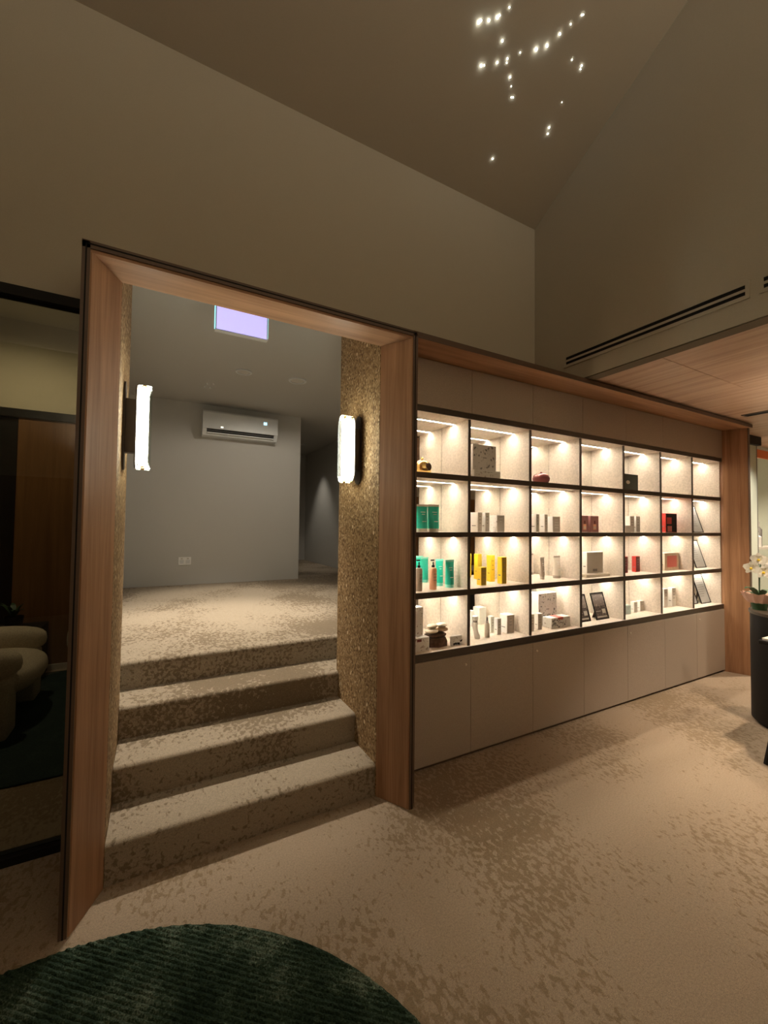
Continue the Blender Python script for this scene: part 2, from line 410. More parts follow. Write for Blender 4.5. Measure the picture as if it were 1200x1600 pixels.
# crystal lights
stars = [(1.526,1.744,1.3),(1.535,1.735,1.0),(1.579,1.718,1.2),(1.619,1.693,1.2),(1.628,1.684,.8),(1.663,1.644,.7),(1.709,1.745,1.0),(1.650,1.861,1.2),(1.668,1.855,.7),(1.739,1.818,1.0),(1.790,1.785,.8),(1.799,1.799,.6),(1.851,1.741,.6),(1.938,1.695,1.4),(1.992,1.661,1.3),(2.034,1.603,1.0),(2.069,1.555,.6),(2.105,1.509,.6),(2.115,1.504,.5),(2.200,1.645,.6),(2.284,1.639,.8),(2.290,1.652,.6),(1.862,1.834,.9),(1.900,1.861,.5),(1.936,1.896,.6),(1.948,1.892,.6),(2.296,1.796,.4),(2.309,1.910,.9),(2.327,1.935,.8),(2.027,2.162,.9)]
for i, (x, y, s) in enumerate(stars):
    r = 0.0046 * s; z = zc(y)
    bm = bmesh.new(); bmesh.ops.create_icosphere(bm, subdivisions=1, radius=r)
    for v in bm.verts:
        v.co = Vector((v.co.x, v.co.y, v.co.z * 1.6)) + Vector((x, y, z - r * 1.2))
    tag(build('ceiling_crystal', bm, 'crystal'), 'tiny sparkling crystal light set in the dark sloping ceiling', 'ceiling light', 'crystal lights in the sloping ceiling')

# ------------------------------------------------------------------ portal frame
PX0, PX1 = -0.278, 1.217
pf = thing('portal_frame', 'oak veneered portal frame around the carpeted steps', 'door frame', (0.47, 1.98, 0))
build('post', prism([(PX0, 1.89), (-0.250, 1.89), (-0.165, 2.065), (-0.185, 2.068), (-0.185, 2.385), (PX0, 2.385)], 0, 2.525), 'wood_z', pf)
build('post', prism([(PX1, 1.89), (1.190, 1.89), (1.090, 2.065), (1.110, 2.068), (1.110, 2.385), (PX1, 2.385)], 0, 2.525), 'wood_z', pf)
build('header', prism([(1.89, 2.525), (2.065, 2.525), (2.065, 2.620), (2.388, 2.768), (2.388, 2.80), (1.89, 2.563)], PX0, PX1, 'x'), 'wood_x', pf)
# dark double edge on the front
bm = B(PX0 - 0.004, PX0 + 0.022, 1.884, 1.890, 0, 2.563); build('edge_strip', bm, 'edge', pf)
bm = B(PX1 - 0.020, PX1 + 0.004, 1.884, 1.890, 0, 2.563); build('edge_strip', bm, 'edge', pf)
bm = B(PX0 - 0.004, PX1 + 0.004, 1.884, 1.890, 2.538, 2.567); build('edge_strip', bm, 'edge', pf)
for a in ((PX0 + 0.007, PX0 + 0.012, 0, 2.555), (PX1 - 0.010, PX1 - 0.005, 0, 2.555)):
    build('groove', B(a[0], a[1], 1.8825, 1.884, a[2], a[3]), 'gap', pf)
build('groove', B(PX0 + 0.007, PX1 - 0.005, 1.8825, 1.884, 2.552, 2.557), 'gap', pf)

# cork reveals
tag(build('cork_panel', prism([(2.070, 0), (2.66, 0), (2.66, 3.135), (2.502, 3.135), (2.502, 2.75), (2.39, 2.75), (2.070, 2.605)], -0.183, -0.165, 'x'), 'cork'), 'narrow strip of cork cladding behind the left portal post', 'wall panel', 'cork reveals of the portal')
tag(build('cork_panel', prism([(2.070, 0), (2.66, 0), (2.66, 3.135), (2.502, 3.135), (2.502, 2.75), (2.39, 2.75), (2.070, 2.605)], 1.090, 1.108, 'x'), 'cork'), 'wide cork clad reveal holding the right wall lamp', 'wall panel', 'cork reveals of the portal')

# steps
stair = thing('staircase', 'carpeted steps rising through the portal to the landing', 'stairs', (0.46, 2.065, 0))
SY = [2.066, 2.342, 2.622, 2.895]; SZ = [0.172, 0.342, 0.510, 0.672]
for k in range(3):
    y0, y1, z = SY[k], SY[k + 1] + 0.03, SZ[k]
    R_ = 0.022; prof = [(y0 + 0.006, 0.0), (y0 + 0.006, z - 2.2 * R_)]
    for q in range(7):
        a = math.pi / 2 * q / 6
        prof.append((y0 + R_ - R_ * math.cos(a), z - R_ + R_ * math.sin(a)))
    prof += [(y1, z), (y1, 0.0)]
    o = build('step', prism(prof, -0.163, 1.088 if k < 2 else 1.088, 'x'), 'carpet_step', stair, smooth=True)
build('step_return', B(1.0885, 1.50, 2.665, 2.92, 0.0, SZ[2] - 0.001), 'carpet_step', stair)
build('step_return', B(-0.185, -0.1635, 2.665, 2.92, 0.0, SZ[2] - 0.001), 'carpet_step', stair)
# landing
R_ = 0.022; z = SZ[3]; y0 = SY[3]
prof = [(y0 + 0.006, SZ[2] - 0.02), (y0 + 0.006, z - 2.2 * R_)] + [(y0 + R_ - R_ * math.cos(math.pi / 2 * q / 6), z - R_ + R_ * math.sin(math.pi / 2 * q / 6)) for q in range(7)] + [(3.2, z), (3.2, SZ[2] - 0.02)]
bm = prism(prof, -0.20, 2.98, 'x')
prism([(-0.225, 3.2), (2.99, 3.2), (2.99, 9.4), (1.6, 9.4), (1.6, 6.35), (-0.41, 6.2)], SZ[2] - 0.02, SZ[3], 'z', bm)
o = struct('floor_landing', bm, 'carpet_step', 'upper carpeted landing behind the steps')

# landing room
LC = 3.14
struct('ceiling_landing', B(-0.6, 3.1, 2.505, 9.5, LC, LC + 0.1), 'paint_grey')
struct('wall_landing_back', B(-0.42, 1.872, 6.15, 6.30, SZ[3], LC), 'paint_grey', 'grey wall carrying the air conditioner')
bm = prism([(-0.19, 2.505), (-0.40, 6.2), (-0.47, 6.2), (-0.27, 2.505)], 0.0, LC)
struct('wall_landing_left', bm, 'paint_grey')
bm = B(3.0, 3.1, 2.60, 9.5, 0.0, LC); box(bm, 1.109, 3.05, 2.60, 2.66, 0.0, LC); box(bm, 1.75, 1.872, 6.3, 9.5, 0.5, LC); box(bm, 1.7, 3.1, 9.4, 9.5, 0.5, LC)
struct('wall_landing_right', bm, 'paint_grey', 'grey corridor walls past the landing')

# exit sign panel
s = thing('exit_sign', 'glowing violet sign panel hanging from the landing ceiling', 'sign', (0.51, 3.2, 2.92))
build('housing', B(0.325, 0.695, 3.203, 3.235, 2.92, 3.125), 'white_plastic', s)
build('face_panel', B(0.328, 0.692, 3.197, 3.203, 2.923, 3.122), 'sign', s)
bm = B(0.322, 0.329, 3.194, 3.236, 2.917, 3.128); box(bm, 0.691, 0.698, 3.194, 3.236, 2.917, 3.128); box(bm, 0.322, 0.698, 3.194, 3.236, 2.911, 2.917)
build('border', bm, 'white_plastic', s)
for xx in (0.3185, 0.6985): build('glowing_edge', B(xx, xx + 0.003, 3.20, 3.232, 2.93, 3.12), glow('cyan_edge', (0.25, 0.85, 1.0), 1.3), s)
build('ceiling_mount', B(0.45, 0.57, 3.205, 3.232, 3.125, LC), 'white_plastic', s)

# air conditioner
ax0, ax1, ay = 0.475, 1.472, 5.95
ac = thing('air_conditioner', 'white split air conditioner mounted high on the grey wall', 'air conditioner', (0.97, 6.15, 2.69))
build('casing', prism([(6.149, 3.018), (ay + 0.02, 3.018), (ay, 2.995), (ay, 2.775), (6.149, 2.775)], ax0, ax1, 'x'), 'white_plastic', ac)
build('lower_casing', prism([(6.149, 2.775), (ay + 0.045, 2.775), (ay + 0.05, 2.735), (ay + 0.075, 2.69), (6.149, 2.685)], ax0 + 0.012, ax1 - 0.012, 'x'), 'white_plastic', ac)
build('end_cap', prism([(6.149, 2.775), (ay + 0.008, 2.775), (ay + 0.06, 2.69), (6.149, 2.685)], ax0, ax0 + 0.05, 'x'), 'white_plastic', ac)
build('end_cap', prism([(6.149, 2.775), (ay + 0.008, 2.775), (ay + 0.06, 2.69), (6.149, 2.685)], ax1 - 0.05, ax1, 'x'), 'white_plastic', ac)
build('air_slot', B(ax0 + 0.055, ax1 - 0.055, ay + 0.030, ay + 0.048, 2.735, 2.772), 'gap', ac)
build('louver', B(ax0 + 0.055, ax1 - 0.055, ay + 0.028, ay + 0.065, 2.716, 2.731, 0.003), 'white_plastic', ac)
build('louver', B(ax0 + 0.06, ax1 - 0.06, ay + 0.024, ay + 0.034, 2.750, 2.756), 'grey_print', ac)
build('display', B(1.27, 1.315, ay - 0.002, ay, 2.905, 2.945, 0.0), 'led_blue', ac)
build('indicator_light', B(0.70, 0.732, ay - 0.002, ay, 2.795, 2.812), 'led_white', ac)

# wall outlet
ot = thing('wall_outlet', 'white double wall socket low on the grey landing wall', 'outlet', (0.31, 6.15, 0.935))
build('plate', B(0.235, 0.388, 6.138, 6.150, 0.937, 1.043, 0.003), 'white', ot)
for x in (0.274, 0.349):
    build('socket', B(x - 0.024, x + 0.024, 6.134, 6.139, 0.958, 1.005, 0.002), 'white_plastic', ot)
    build('rocker', B(x - 0.012, x + 0.012, 6.134, 6.139, 1.012, 1.032, 0.001), 'grey_card', ot)

# landing ceiling fittings
def disc(x, y, label, name='ceiling_speaker', r=0.105):
    t = thing(name, label, 'ceiling fitting', (x, y, LC - 0.012))
    build('trim_ring', lathe([(r * 0.9, 0.0), (r, 0.0), (r, 0.012), (r * 0.9, 0.012), (r * 0.9, 0)], x, y, LC - 0.012, 28), 'white_plastic', t, smooth=True)
    build('grille', lathe([(0, 0), (r * 0.89, 0), (r * 0.89, 0.004), (0, 0.004)], x, y, LC - 0.008, 28), 'paint_grey', t)

for (x, y) in ((0.493, 5.328), (0.455, 5.20), (0.52, 5.18), (0.44, 5.34)):
    tag(build('sprinkler_dot', lathe([(0.0, -0.018), (0.009, -0.016), (0.012, 0.0), (0, 0)], x, y, LC, 12), 'white'), 'tiny pale dot on the landing ceiling above the air conditioner', 'ceiling fitting', 'small ceiling dots')
NEUT = (1.0, 0.91, 0.77)
downlight(0.76, 4.60, LC, LAND_W * 0.75, 'round flush downlight in the landing ceiling, left of the round fitting', NEUT, 72, lens='lens_off', r=0.085)
downlight(1.345, 4.575, LC, LAND_W * 0.15, 'round flush fitting in the landing ceiling, nearer the corridor', NEUT, 172, lens='lens_off', r=0.10, blend=0.3)  # wide lamp added in this fitting as fill for the landing wall
downlight(0.45, 3.42, LC, LAND_W * 1.1, 'downlight over the landing edge hidden by the portal header', NEUT, 72, lens='lens_off', r=0.06)
downlight(2.55, 8.2, LC, LAND_W * 0.13, 'downlight at the far end of the corridor', NEUT, 75, lens='lens_off', r=0.06)

# ------------------------------------------------------------------ sconces
def sconce(side, label):
    """side=+1: on the right cork wall facing -X ; -1: left wall facing +X"""
    xw = 1.090 if side > 0 else -0.165
    sgn = -1 if side > 0 else 1
    yc, zb, zt = 2.345, 1.762, 2.172
    zm = (zb + zt) / 2
    t = thing('wall_sconce', label, 'wall lamp', (xw, yc, zm), 'pair of pill shaped wall lamps')
    def pill(x0, x1, hw, z0, z1, yc_=yc, n=10):
        pts = [(yc_ + hw * math.cos(math.pi * i / n), z1 - hw + hw * math.sin(math.pi * i / n)) for i in range(n + 1)]
        pts += [(yc_ - hw * math.cos(math.pi * i / n), z0 + hw - hw * math.sin(math.pi * i / n)) for i in range(n + 1)]
        return prism(pts, min(x0, x1), max(x0, x1), 'x')
    build('backplate', pill(xw, xw + sgn * 0.008, 0.045, zb - 0.01, zt + 0.01), 'bronze', t)
    build('mount', B(min(xw + sgn * 0.006, xw + sgn * 0.052), max(xw + sgn * 0.006, xw + sgn * 0.052), yc - 0.028, yc + 0.028, zm - 0.13, zm + 0.13, 0.003), 'bronze', t)
    build('reflector', pill(xw + sgn * 0.050, xw + sgn * 0.056, 0.062, zb, zt), 'bronze', t)
    for dy in (-0.028, 0.028):
        r = 0.0205
        prof = [(0.0, 0.0)] + [(r * math.sin(math.pi / 2 * i / 5), r - r * math.cos(math.pi / 2 * i / 5)) for i in range(1, 6)]
        h = zt - zb - 0.024
        prof += [(r * math.cos(math.pi / 2 * i / 5), h - r + r * math.sin(math.pi / 2 * i / 5)) for i in range(0, 5)] + [(0.0, h)]
        build('glow_tube', lathe(prof, xw + sgn * 0.084, yc + dy, zb + 0.012, 16), 'tube', t, smooth=True)
        for zz in (zb + 0.004, zt - 0.018):
            build('end_cap', lathe([(0.0, 0), (0.009, 0.002), (0.010, 0.012), (0.0, 0.014)], xw + sgn * 0.084, yc + dy, zz, 10), 'gold', t, smooth=True)
    g_ = pill(xw + sgn * 0.060, xw + sgn * 0.118, 0.060, zb - 0.004, zt + 0.004)
    build('glass_shell', g_, 'glass', t)
    return t
sconce(+1, 'lit twin tube wall lamp on the wide cork reveal')
sconce(-1, 'lit pill shaped wall lamp seen edge-on at the left post')

# ------------------------------------------------------------------ shelving
SX = [1.250, 1.828, 2.408, 2.980, 3.560, 4.140, 4.710, 5.280]
SH = [1.838, 1.459, 1.080, 0.705]         # shelf tops, top row first
Y_F, Y_B = 2.165, 2.465
sur = thing('shelving_surround', 'oak frame around the wall of shelves', 'shelf frame', (3.3, 1.92, 0))
build('header', B(1.222, 5.392, 1.925, 2.39, 2.556, 2.584), 'wood_x', sur)
build('pillar', prism([(5.362, 1.95), (5.392, 1.95), (5.392, 2.50), (5.283, 2.50), (5.283, 2.14)], 0, 2.556), 'wood_z', sur)
build('side_panel', B(1.222, 1.248, 1.925, 2.50, 0, 2.556), 'wood_z', sur)
build('edge_strip', B(1.220, 5.394, 1.919, 1.925, 2.556, 2.588), 'edge', sur)
build('edge_strip', B(1.220, 1.248, 1.919, 1.925, 0, 2.556), 'edge', sur)
build('edge_strip', B(5.358, 5.394, 1.944, 1.950, 0, 2.556), 'edge', sur)

oc = thing('overhead_cabinet', 'row of flush taupe doors above the lit shelves', 'cabinet', (3.26, 2.14, 2.255))
build('carcass', B(1.25, 5.281, 2.162, 2.50, 2.258, 2.554), 'gap', oc)
for a, b in zip(SX, SX[1:]):
    build('door', B(a + 0.0015, b - 0.0015, 2.140, 2.160, 2.258, 2.552), 'laminate', oc)
bc = thing('base_cabinet', 'row of flush taupe doors below the lit shelves', 'cabinet', (3.26, 2.14, 0))
build('carcass', B(1.25, 5.281, 2.165, 2.50, 0.0, 0.655), 'gap', bc)
build('toe_kick', B(1.25, 5.281, 2.158, 2.166, 0.0, 0.03), 'edge', bc)
knobs = {0: 1.786, 2: 2.450, 4: 3.601 + 0.57, 6: 4.765}
locks = [(0, 1.786), (2, 2.450), (4, 3.601), (6, 4.765)]
for i, (a, b) in enumerate(zip(SX, SX[1:])):
    d = build('door', B(a + 0.0015, b - 0.0015, 2.140, 2.160, 0.022, 0.655), 'laminate', bc)
    for _, x in locks:
        if a < x < b:
            build('lock', lathe([(0, 0), (0.008, 0), (0.008, 0.004), (0.004, 0.005), (0, 0.005)], 0, 0, 0, 14), 'cream_plastic', d,
                  rot=(Matrix.Rotation(math.radians(90), 3, 'X'), (0, 0, 0)))
            lk = d.children[0] if d.children else None
            if lk:
                lk.location = Vector((x, 2.140, 0.594)); lk.data.transform(Matrix.Translation(wloc(d))); lk.location = Vector((x, 2.140, 0.594)) - wloc(d)

su = thing('shelf_unit', 'lit wall of open cubbies with mirrored backs', 'shelf', (3.26, 2.165, 0.66))
levels = [(2.220, 2.256)] + [(h - t_, h) for h, t_ in zip(SH, (0.036, 0.032, 0.038, 0.045))]
for k, (z0, z1) in enumerate(levels):
    yf = 2.150 if k in (0, 4) else Y_F - 0.006
    sh = build('shelf', B(1.25, 5.281, yf + 0.004, Y_B, z0, z1), 'shelf', su)
    build('edge_strip', B(1.25, 5.281, yf - 0.004 if k in (0, 4) else yf, yf + 0.004, z0, z1), 'bronze', sh)
    if k < 4:
        for a, b in zip(SX, SX[1:]):
            build('led_strip', B(a + 0.012, b - 0.012, 2.312, 2.326, z0 - 0.003, z0 - 0.0002), 'led', sh)
            bm = B(a + 0.009, b - 0.009, 2.307, 2.312, z0 - 0.004, z0 - 0.0002); box(bm, a + 0.009, b - 0.009, 2.326, 2.331, z0 - 0.004, z0 - 0.0002)
            build('led_channel', bm, 'white_plastic', sh)
rows = [(levels[i + 1][1], levels[i][0]) for i in range(4)]
for x in SX[1:-1]:
    for (z0, z1) in rows:
        d = build('divider', B(x - 0.009, x + 0.009, Y_F + 0.004, Y_B - 0.0005, z0, z1), 'shelf', su)
        build('edge_strip', B(x - 0.0095, x + 0.0095, Y_F - 0.004, Y_F + 0.004, z0, z1), 'bronze', d)
for (z0, z1) in rows:
    for x0, x1 in ((1.2485, 1.2560), (5.2725, 5.2815)):
        build('side_lining', B(x0, x1, Y_F, Y_B, z0, z1), 'shelf', su)
for a, b in zip(SX, SX[1:]):
    build('mirror_back', B(a + 0.0105, b - 0.0105, Y_B, Y_B + 0.006, 0.70, 2.225), 'mirror', su)
build('back_board', B(1.25, 5.281, Y_B + 0.006, 2.50, 0.66, 2.256), 'edge', su)

# ------------------------------------------------------------------ products
def carton(name, label, cat, x0, x1, yf, dep, row, h, mat, panel=None, bars=3, ink='grey_print', group=None, z=None, rz=0.0, pin=0.004):
    z0 = (SH[row] if z is None else z) + 0.0005
    cx, cy = (x0 + x1) / 2, yf + dep / 2
    t = thing(name, label, cat, (cx, cy, z0), group)
    piv = (Matrix.Rotation(math.radians(rz), 3, 'Z'), (cx, cy, z0))
    build('carton_body', B(x0, x1, yf, yf + dep, z0, z0 + h, 0.0012), mat, t, rot=piv)
    if panel: build('printed_panel', B(x0 + pin, x1 - pin, yf - 0.0006, yf, z0 + pin, z0 + h - pin), panel, t, rot=piv)  # grey and ochre panels paint in the shade on carton fronts
    w = x1 - x0
    if bars:
        bm = bmesh.new()
        for k in range(bars):
            ww = w * random.uniform(0.25, 0.6); zz = z0 + h * (0.78 - 0.17 * k)
            box(bm, cx - ww / 2, cx + ww / 2, yf - 0.0012, yf - 0.0006, zz, zz + min(0.006, h * 0.03))
        build('print', bm, ink, t, rot=piv)
    bm = bmesh.new()
    box(bm, x0 - 0.0006, x0, yf + dep * 0.25, yf + dep * 0.75, z0 + h * 0.3, z0 + h * 0.34)
    build('side_print', bm, ink, t, rot=piv)
    build('top_flap', B(x0 + 0.003, x1 - 0.003, yf + 0.002, yf + dep - 0.003, z0 + h, z0 + h + 0.0008), mat, t, rot=piv)
    return t
def squeeze_tube(label, x, y, row, r, h, body, capm, group, caph=0.022, name='squeeze_tube'):
    z0 = SH[row] + 0.0005
    t = thing(name, label, 'tube', (x, y, z0), group)
    build('cap', lathe([(0, 0), (r * 0.86, 0), (r * 0.88, 0.002), (r * 0.88, caph), (0, caph)], x, y, z0, 18), capm, t, smooth=True)
    bm = bmesh.new(); n = 18; rings = []
    H = h - 0.012
    for k in range(7):
        f = k / 6; zz = z0 + caph + (H - caph) * f
        a = r * (0.93 + 0.20 * f); b = r * (0.93 * (1 - f ** 1.4)) + 0.0012
        rings.append([bm.verts.new((x + a * math.cos(2 * math.pi * i / n), y + b * math.sin(2 * math.pi * i / n), zz)) for i in range(n)])
    for p, q in zip(rings, rings[1:]):
        for i in range(n): bm.faces.new((p[i], p[(i + 1) % n], q[(i + 1) % n], q[i]))
    bm.faces.new(rings[0][::-1]); bm.faces.new(rings[-1])
    build('body', bm, body, t, smooth=True)
    build('crimp', B(x - r * 1.14, x + r * 1.14, y - 0.0016, y + 0.0016, z0 + H - 0.002, z0 + h), capm if capm != 'white' else body, t)
    bm = bmesh.new()
    for k, (ww, f) in enumerate(((0.9, 0.72), (0.6, 0.62), (0.75, 0.30))):
        yy = y - r * 0.93 * (1 - f ** 1.4) - 0.0016
        box(bm, x - r * ww / 2, x + r * ww / 2, yy, yy + 0.001, z0 + caph + (H - caph) * f, z0 + caph + (H - caph) * f + 0.004)
    build('print', bm, 'white', t)
    return t
def pump_bottle(label, x, y, row, r, h, body):
    z0 = SH[row] + 0.0005; t = thing('pump_bottle', label, 'bottle', (x, y, z0), 'pump bottles on the shelves')
    hb = h * 0.74
    build('body', lathe([(0, 0), (r * 0.92, 0), (r, 0.004), (r, hb - 0.012), (r * 0.8, hb - 0.003), (r * 0.4, hb), (0, hb)], x, y, z0, 20), body, t, smooth=True)
    build('collar', lathe([(0, 0), (r * 0.42, 0), (r * 0.42, h * 0.07), (0, h * 0.07)], x, y, z0 + hb, 14), 'black', t, smooth=True)
    build('pump_stem', lathe([(0, 0), (r * 0.16, 0), (r * 0.16, h * 0.12), (0, h * 0.12)], x, y, z0 + hb + h * 0.06, 10), 'black', t, smooth=True)
    build('nozzle', B(x - r * 0.8, x + r * 0.3, y - r * 0.22, y + r * 0.22, z0 + h * 0.955, z0 + h, 0.002), 'black', t)
    bm = bmesh.new()
    for k in range(3): box(bm, x - r * 0.45, x + r * 0.45, y - r - 0.0008, y - r + 0.0012, z0 + hb * (0.7 - 0.14 * k), z0 + hb * (0.7 - 0.14 * k) + 0.003)
    build('print', bm, 'grey_print', t)
    return t

# top row
gx, gy, gz = 1.528, 2.285, SH[0] + 0.0005
g = thing('gold_ornament', 'shiny gold dome ornament with a knob on the top shelf', 'ornament', (gx, gy, gz))
prof = [(0, 0), (0.052, 0), (0.056, 0.006), (0.060, 0.035)] + [(0.060 * math.cos(a), 0.040 + 0.060 * math.sin(a)) for a in [math.radians(q) for q in range(6, 86, 10)]] + [(0, 0.100)]
build('dome', lathe(prof, gx, gy, gz, 28), 'gold', g, smooth=True)
build('rim', lathe([(0.050, 0), (0.064, 0), (0.066, 0.004), (0.064, 0.008), (0.050, 0.008)], gx, gy, gz, 28), 'gold', g, smooth=True)
build('knob', lathe([(0, 0), (0.004, 0), (0.004, 0.006), (0.009, 0.011), (0.009, 0.016), (0.004, 0.021), (0, 0.022)], gx, gy, gz + 0.098, 14), 'gold', g, smooth=True)
build('dark_reflection', ellipsoid(gx + 0.012, gy - 0.050, gz + 0.048, 0.026, 0.014, 0.028), 'bark', g, smooth=True)  # dark reflection on the gold dome, modelled as a patch

def sprigs(t, x0, x1, yf, z0, z1, n, inks, seed, rot=None):
    rnd = random.Random(seed); bm = bmesh.new()
    for k in range(n):
        cx_, cz_ = rnd.uniform(x0, x1), rnd.uniform(z0, z1)
        if abs(cx_ - (x0 + x1) / 2) < (x1 - x0) * 0.22 and abs(cz_ - (z0 + z1) / 2) < (z1 - z0) * 0.2: continue
        a = rnd.uniform(0, 6.3)
        for q in range(3):
            aa = a + (q - 1) * 0.7; L = rnd.uniform(0.010, 0.020); wv = L * 0.25
            d = Vector((math.cos(aa), 0, math.sin(aa))); p = Vector((-d.z, 0, d.x))
            c = Vector((cx_, yf - 0.0012, cz_))
            vs = [bm.verts.new(v) for v in (c, c + d * L * .5 + p * wv, c + d * L, c + d * L * .5 - p * wv)]
            bm.faces.new(vs)
    ww = (x1 - x0) * 0.09; zc_ = (z0 + z1) / 2
    box(bm, (x0 + x1) / 2 - ww, (x0 + x1) / 2 + ww, yf - 0.0014, yf - 0.0006, zc_ - 0.003, zc_ + 0.003)
    o = build('printed_sprigs', bm, inks, t)
    return o
def gift_box(label, x0, x1, yf, dep, row, h, mat, flat=True, seed=1, face='floral_grey', tray=True, z=None):
    z0 = (SH[row] if z is None else z) + 0.0005
    t = thing('gift_box', label, 'gift box', ((x0 + x1) / 2, yf + dep / 2, z0), 'floral gift boxes')
    build('box_body', B(x0, x1, yf, yf + dep, z0, z0 + h, 0.0015), mat, t)
    build('front_face', B(x0 + 0.002, x1 - 0.002, yf - 0.0006, yf, z0 + 0.002, z0 + h - 0.002), face, t)
    sprigs(t, x0 + 0.014, x1 - 0.014, yf, z0 + 0.014, z0 + h - 0.014, 26, 'grey_print', seed)
    return t
carton('box_tray', 'white box lid lying flat under the grey floral gift box', 'box', 1.905, 2.150, 2.205, 0.10, 0, 0.055, 'white', 'floral_white', 1)
gift_box('grey floral gift box standing on a white lid on the top shelf', 1.918, 2.136, 2.235, 0.03, 0, 0.185, 'white', seed=3, z=SH[0] + 0.0565)
px, py, pz = 2.664, 2.285, SH[0] + 0.0005
g = thing('pink_bowl', 'round dusty pink glossy bowl with lid on the top shelf', 'bowl', (px, py, pz))
build('bowl', lathe([(0, 0), (0.040, 0), (0.048, 0.004), (0.062, 0.026), (0.066, 0.046), (0.061, 0.058), (0, 0.058)], px, py, pz, 26), 'maroon', g, smooth=True)
build('lid', lathe([(0, 0), (0.062, 0), (0.058, 0.012), (0.042, 0.024), (0.015, 0.030), (0, 0.031)], px, py, pz + 0.058, 26), 'pink_glass', g, smooth=True)
build('handle', lathe([(0, 0), (0.006, 0), (0.010, 0.006), (0.006, 0.012), (0, 0.013)], px, py, pz + 0.087, 12), 'pink_glass', g, smooth=True)
# dark picture box
t = carton('dark_box', 'dark green box with a small pale picture on the top shelf', 'box', 3.745, 3.960, 2.270, 0.035, 0, 0.160, 'black', None, 0)
M['dark_green'] = plain('dark_green_card', (0.05, 0.062, 0.045), 0.5)
build('printed_panel', B(3.749, 3.956, 2.2694, 2.270, SH[0] + 0.004, SH[0] + 0.157), 'dark_green', t)
build('picture', ellipsoid(3.80, 2.2690, SH[0] + 0.085, 0.030, 0.0008, 0.017, 12, 8), 'cream_plastic', t)

# second row
squeeze_tube('wide teal tube on the second shelf, next to the frame', 1.517, 2.27, 1, 0.041, 0.180, 'teal', 'cream_plastic', 'teal tubes', name='wide_tube')
squeeze_tube('wide teal tube on the second shelf, next to the grey cartons', 1.610, 2.27, 1, 0.041, 0.182, 'teal', 'cream_plastic', 'teal tubes', name='wide_tube')
carton('slim_carton', 'slim white carton with shaded front, leftmost beside the teal tubes', 'carton', 1.997, 2.040, 2.27, 0.085, 1, 0.140, 'white', 'grey_card', group='grey cartons second shelf')
carton('slim_carton', 'slim white carton with shaded front in the middle of three beside the teal tubes', 'carton', 2.066, 2.108, 2.27, 0.040, 1, 0.140, 'white', 'grey_card', group='grey cartons second shelf')
carton('square_carton', 'wider white carton with shaded grey banded front, right of two slim ones', 'carton', 2.180, 2.256, 2.27, 0.078, 1, 0.124, 'floral_white', 'grey_card', 2, 'white')
carton('slim_carton', 'slim white carton with shaded grey front above the beige tubes, leftmost', 'carton', 2.589, 2.625, 2.27, 0.058, 1, 0.141, 'white', 'grey_card', group='white cartons above the tubes')
carton('slim_carton', 'slim white carton with olive front above the beige tubes, middle', 'carton', 2.685, 2.722, 2.27, 0.047, 1, 0.141, 'white', 'ochre_grey' if False else 'grey_card', group='white cartons above the tubes')
carton('square_carton', 'broad white carton with shaded grey striped front above the beige tubes', 'carton', 2.780, 2.869, 2.27, 0.050, 1, 0.126, 'white', 'grey_card', 4, 'white')
for nm, a, b in (('dusty pink carton with a pale bottle picture, left of the pair', 3.128, 3.226), ('dusty pink carton with a pale bottle picture, right of the pair', 3.256, 3.366)):
    t = carton('pink_carton', nm, 'carton', a, b, 2.27, 0.05, 1, 0.140, 'pink', None, 0, group='pink cartons')
    c = (a + b) / 2; z0 = SH[1]
    bm = B(c - 0.020, c + 0.020, 2.2688, 2.2694, z0 + 0.022, z0 + 0.070); build('bottle_picture', bm, 'peach', t)
    build('bottle_picture_cap', B(c - 0.008, c + 0.008, 2.2688, 2.2694, z0 + 0.070, z0 + 0.100), 'maroon', t)
    build('picture_label', B(c - 0.014, c + 0.014, 2.2682, 2.2688, z0 + 0.030, z0 + 0.052), 'cream_plastic', t)
carton('small_carton', 'small grey green carton beside the two pale upright cartons', 'carton', 3.722, 3.804, 2.25, 0.04, 1, 0.062, 'grey_card', None, 2)
carton('slim_carton', 'tall white carton with shaded grey front beside the small grey one', 'carton', 3.837, 3.903, 2.275, 0.045, 1, 0.150, 'white', 'grey_card', group='pale cartons in fifth bay')
carton('slim_carton', 'tall white carton with shaded grey front, right one in the fifth bay', 'carton', 3.932, 3.997, 2.275, 0.030, 1, 0.151, 'white', 'grey_card', group='pale cartons in fifth bay')
t = carton('red_gift_box', 'black and red box with a glowing red side in the sixth bay', 'box', 4.407, 4.611, 2.26, 0.06, 1, 0.190, 'red', 'black', 0)
build('red_square', B(4.425, 4.51, 2.2588, 2.2594, SH[1] + 0.085, SH[1] + 0.150), 'red', t)
build('pale_square', B(4.435, 4.515, 2.2588, 2.2594, SH[1] + 0.010, SH[1] + 0.065), 'red_soft', t)

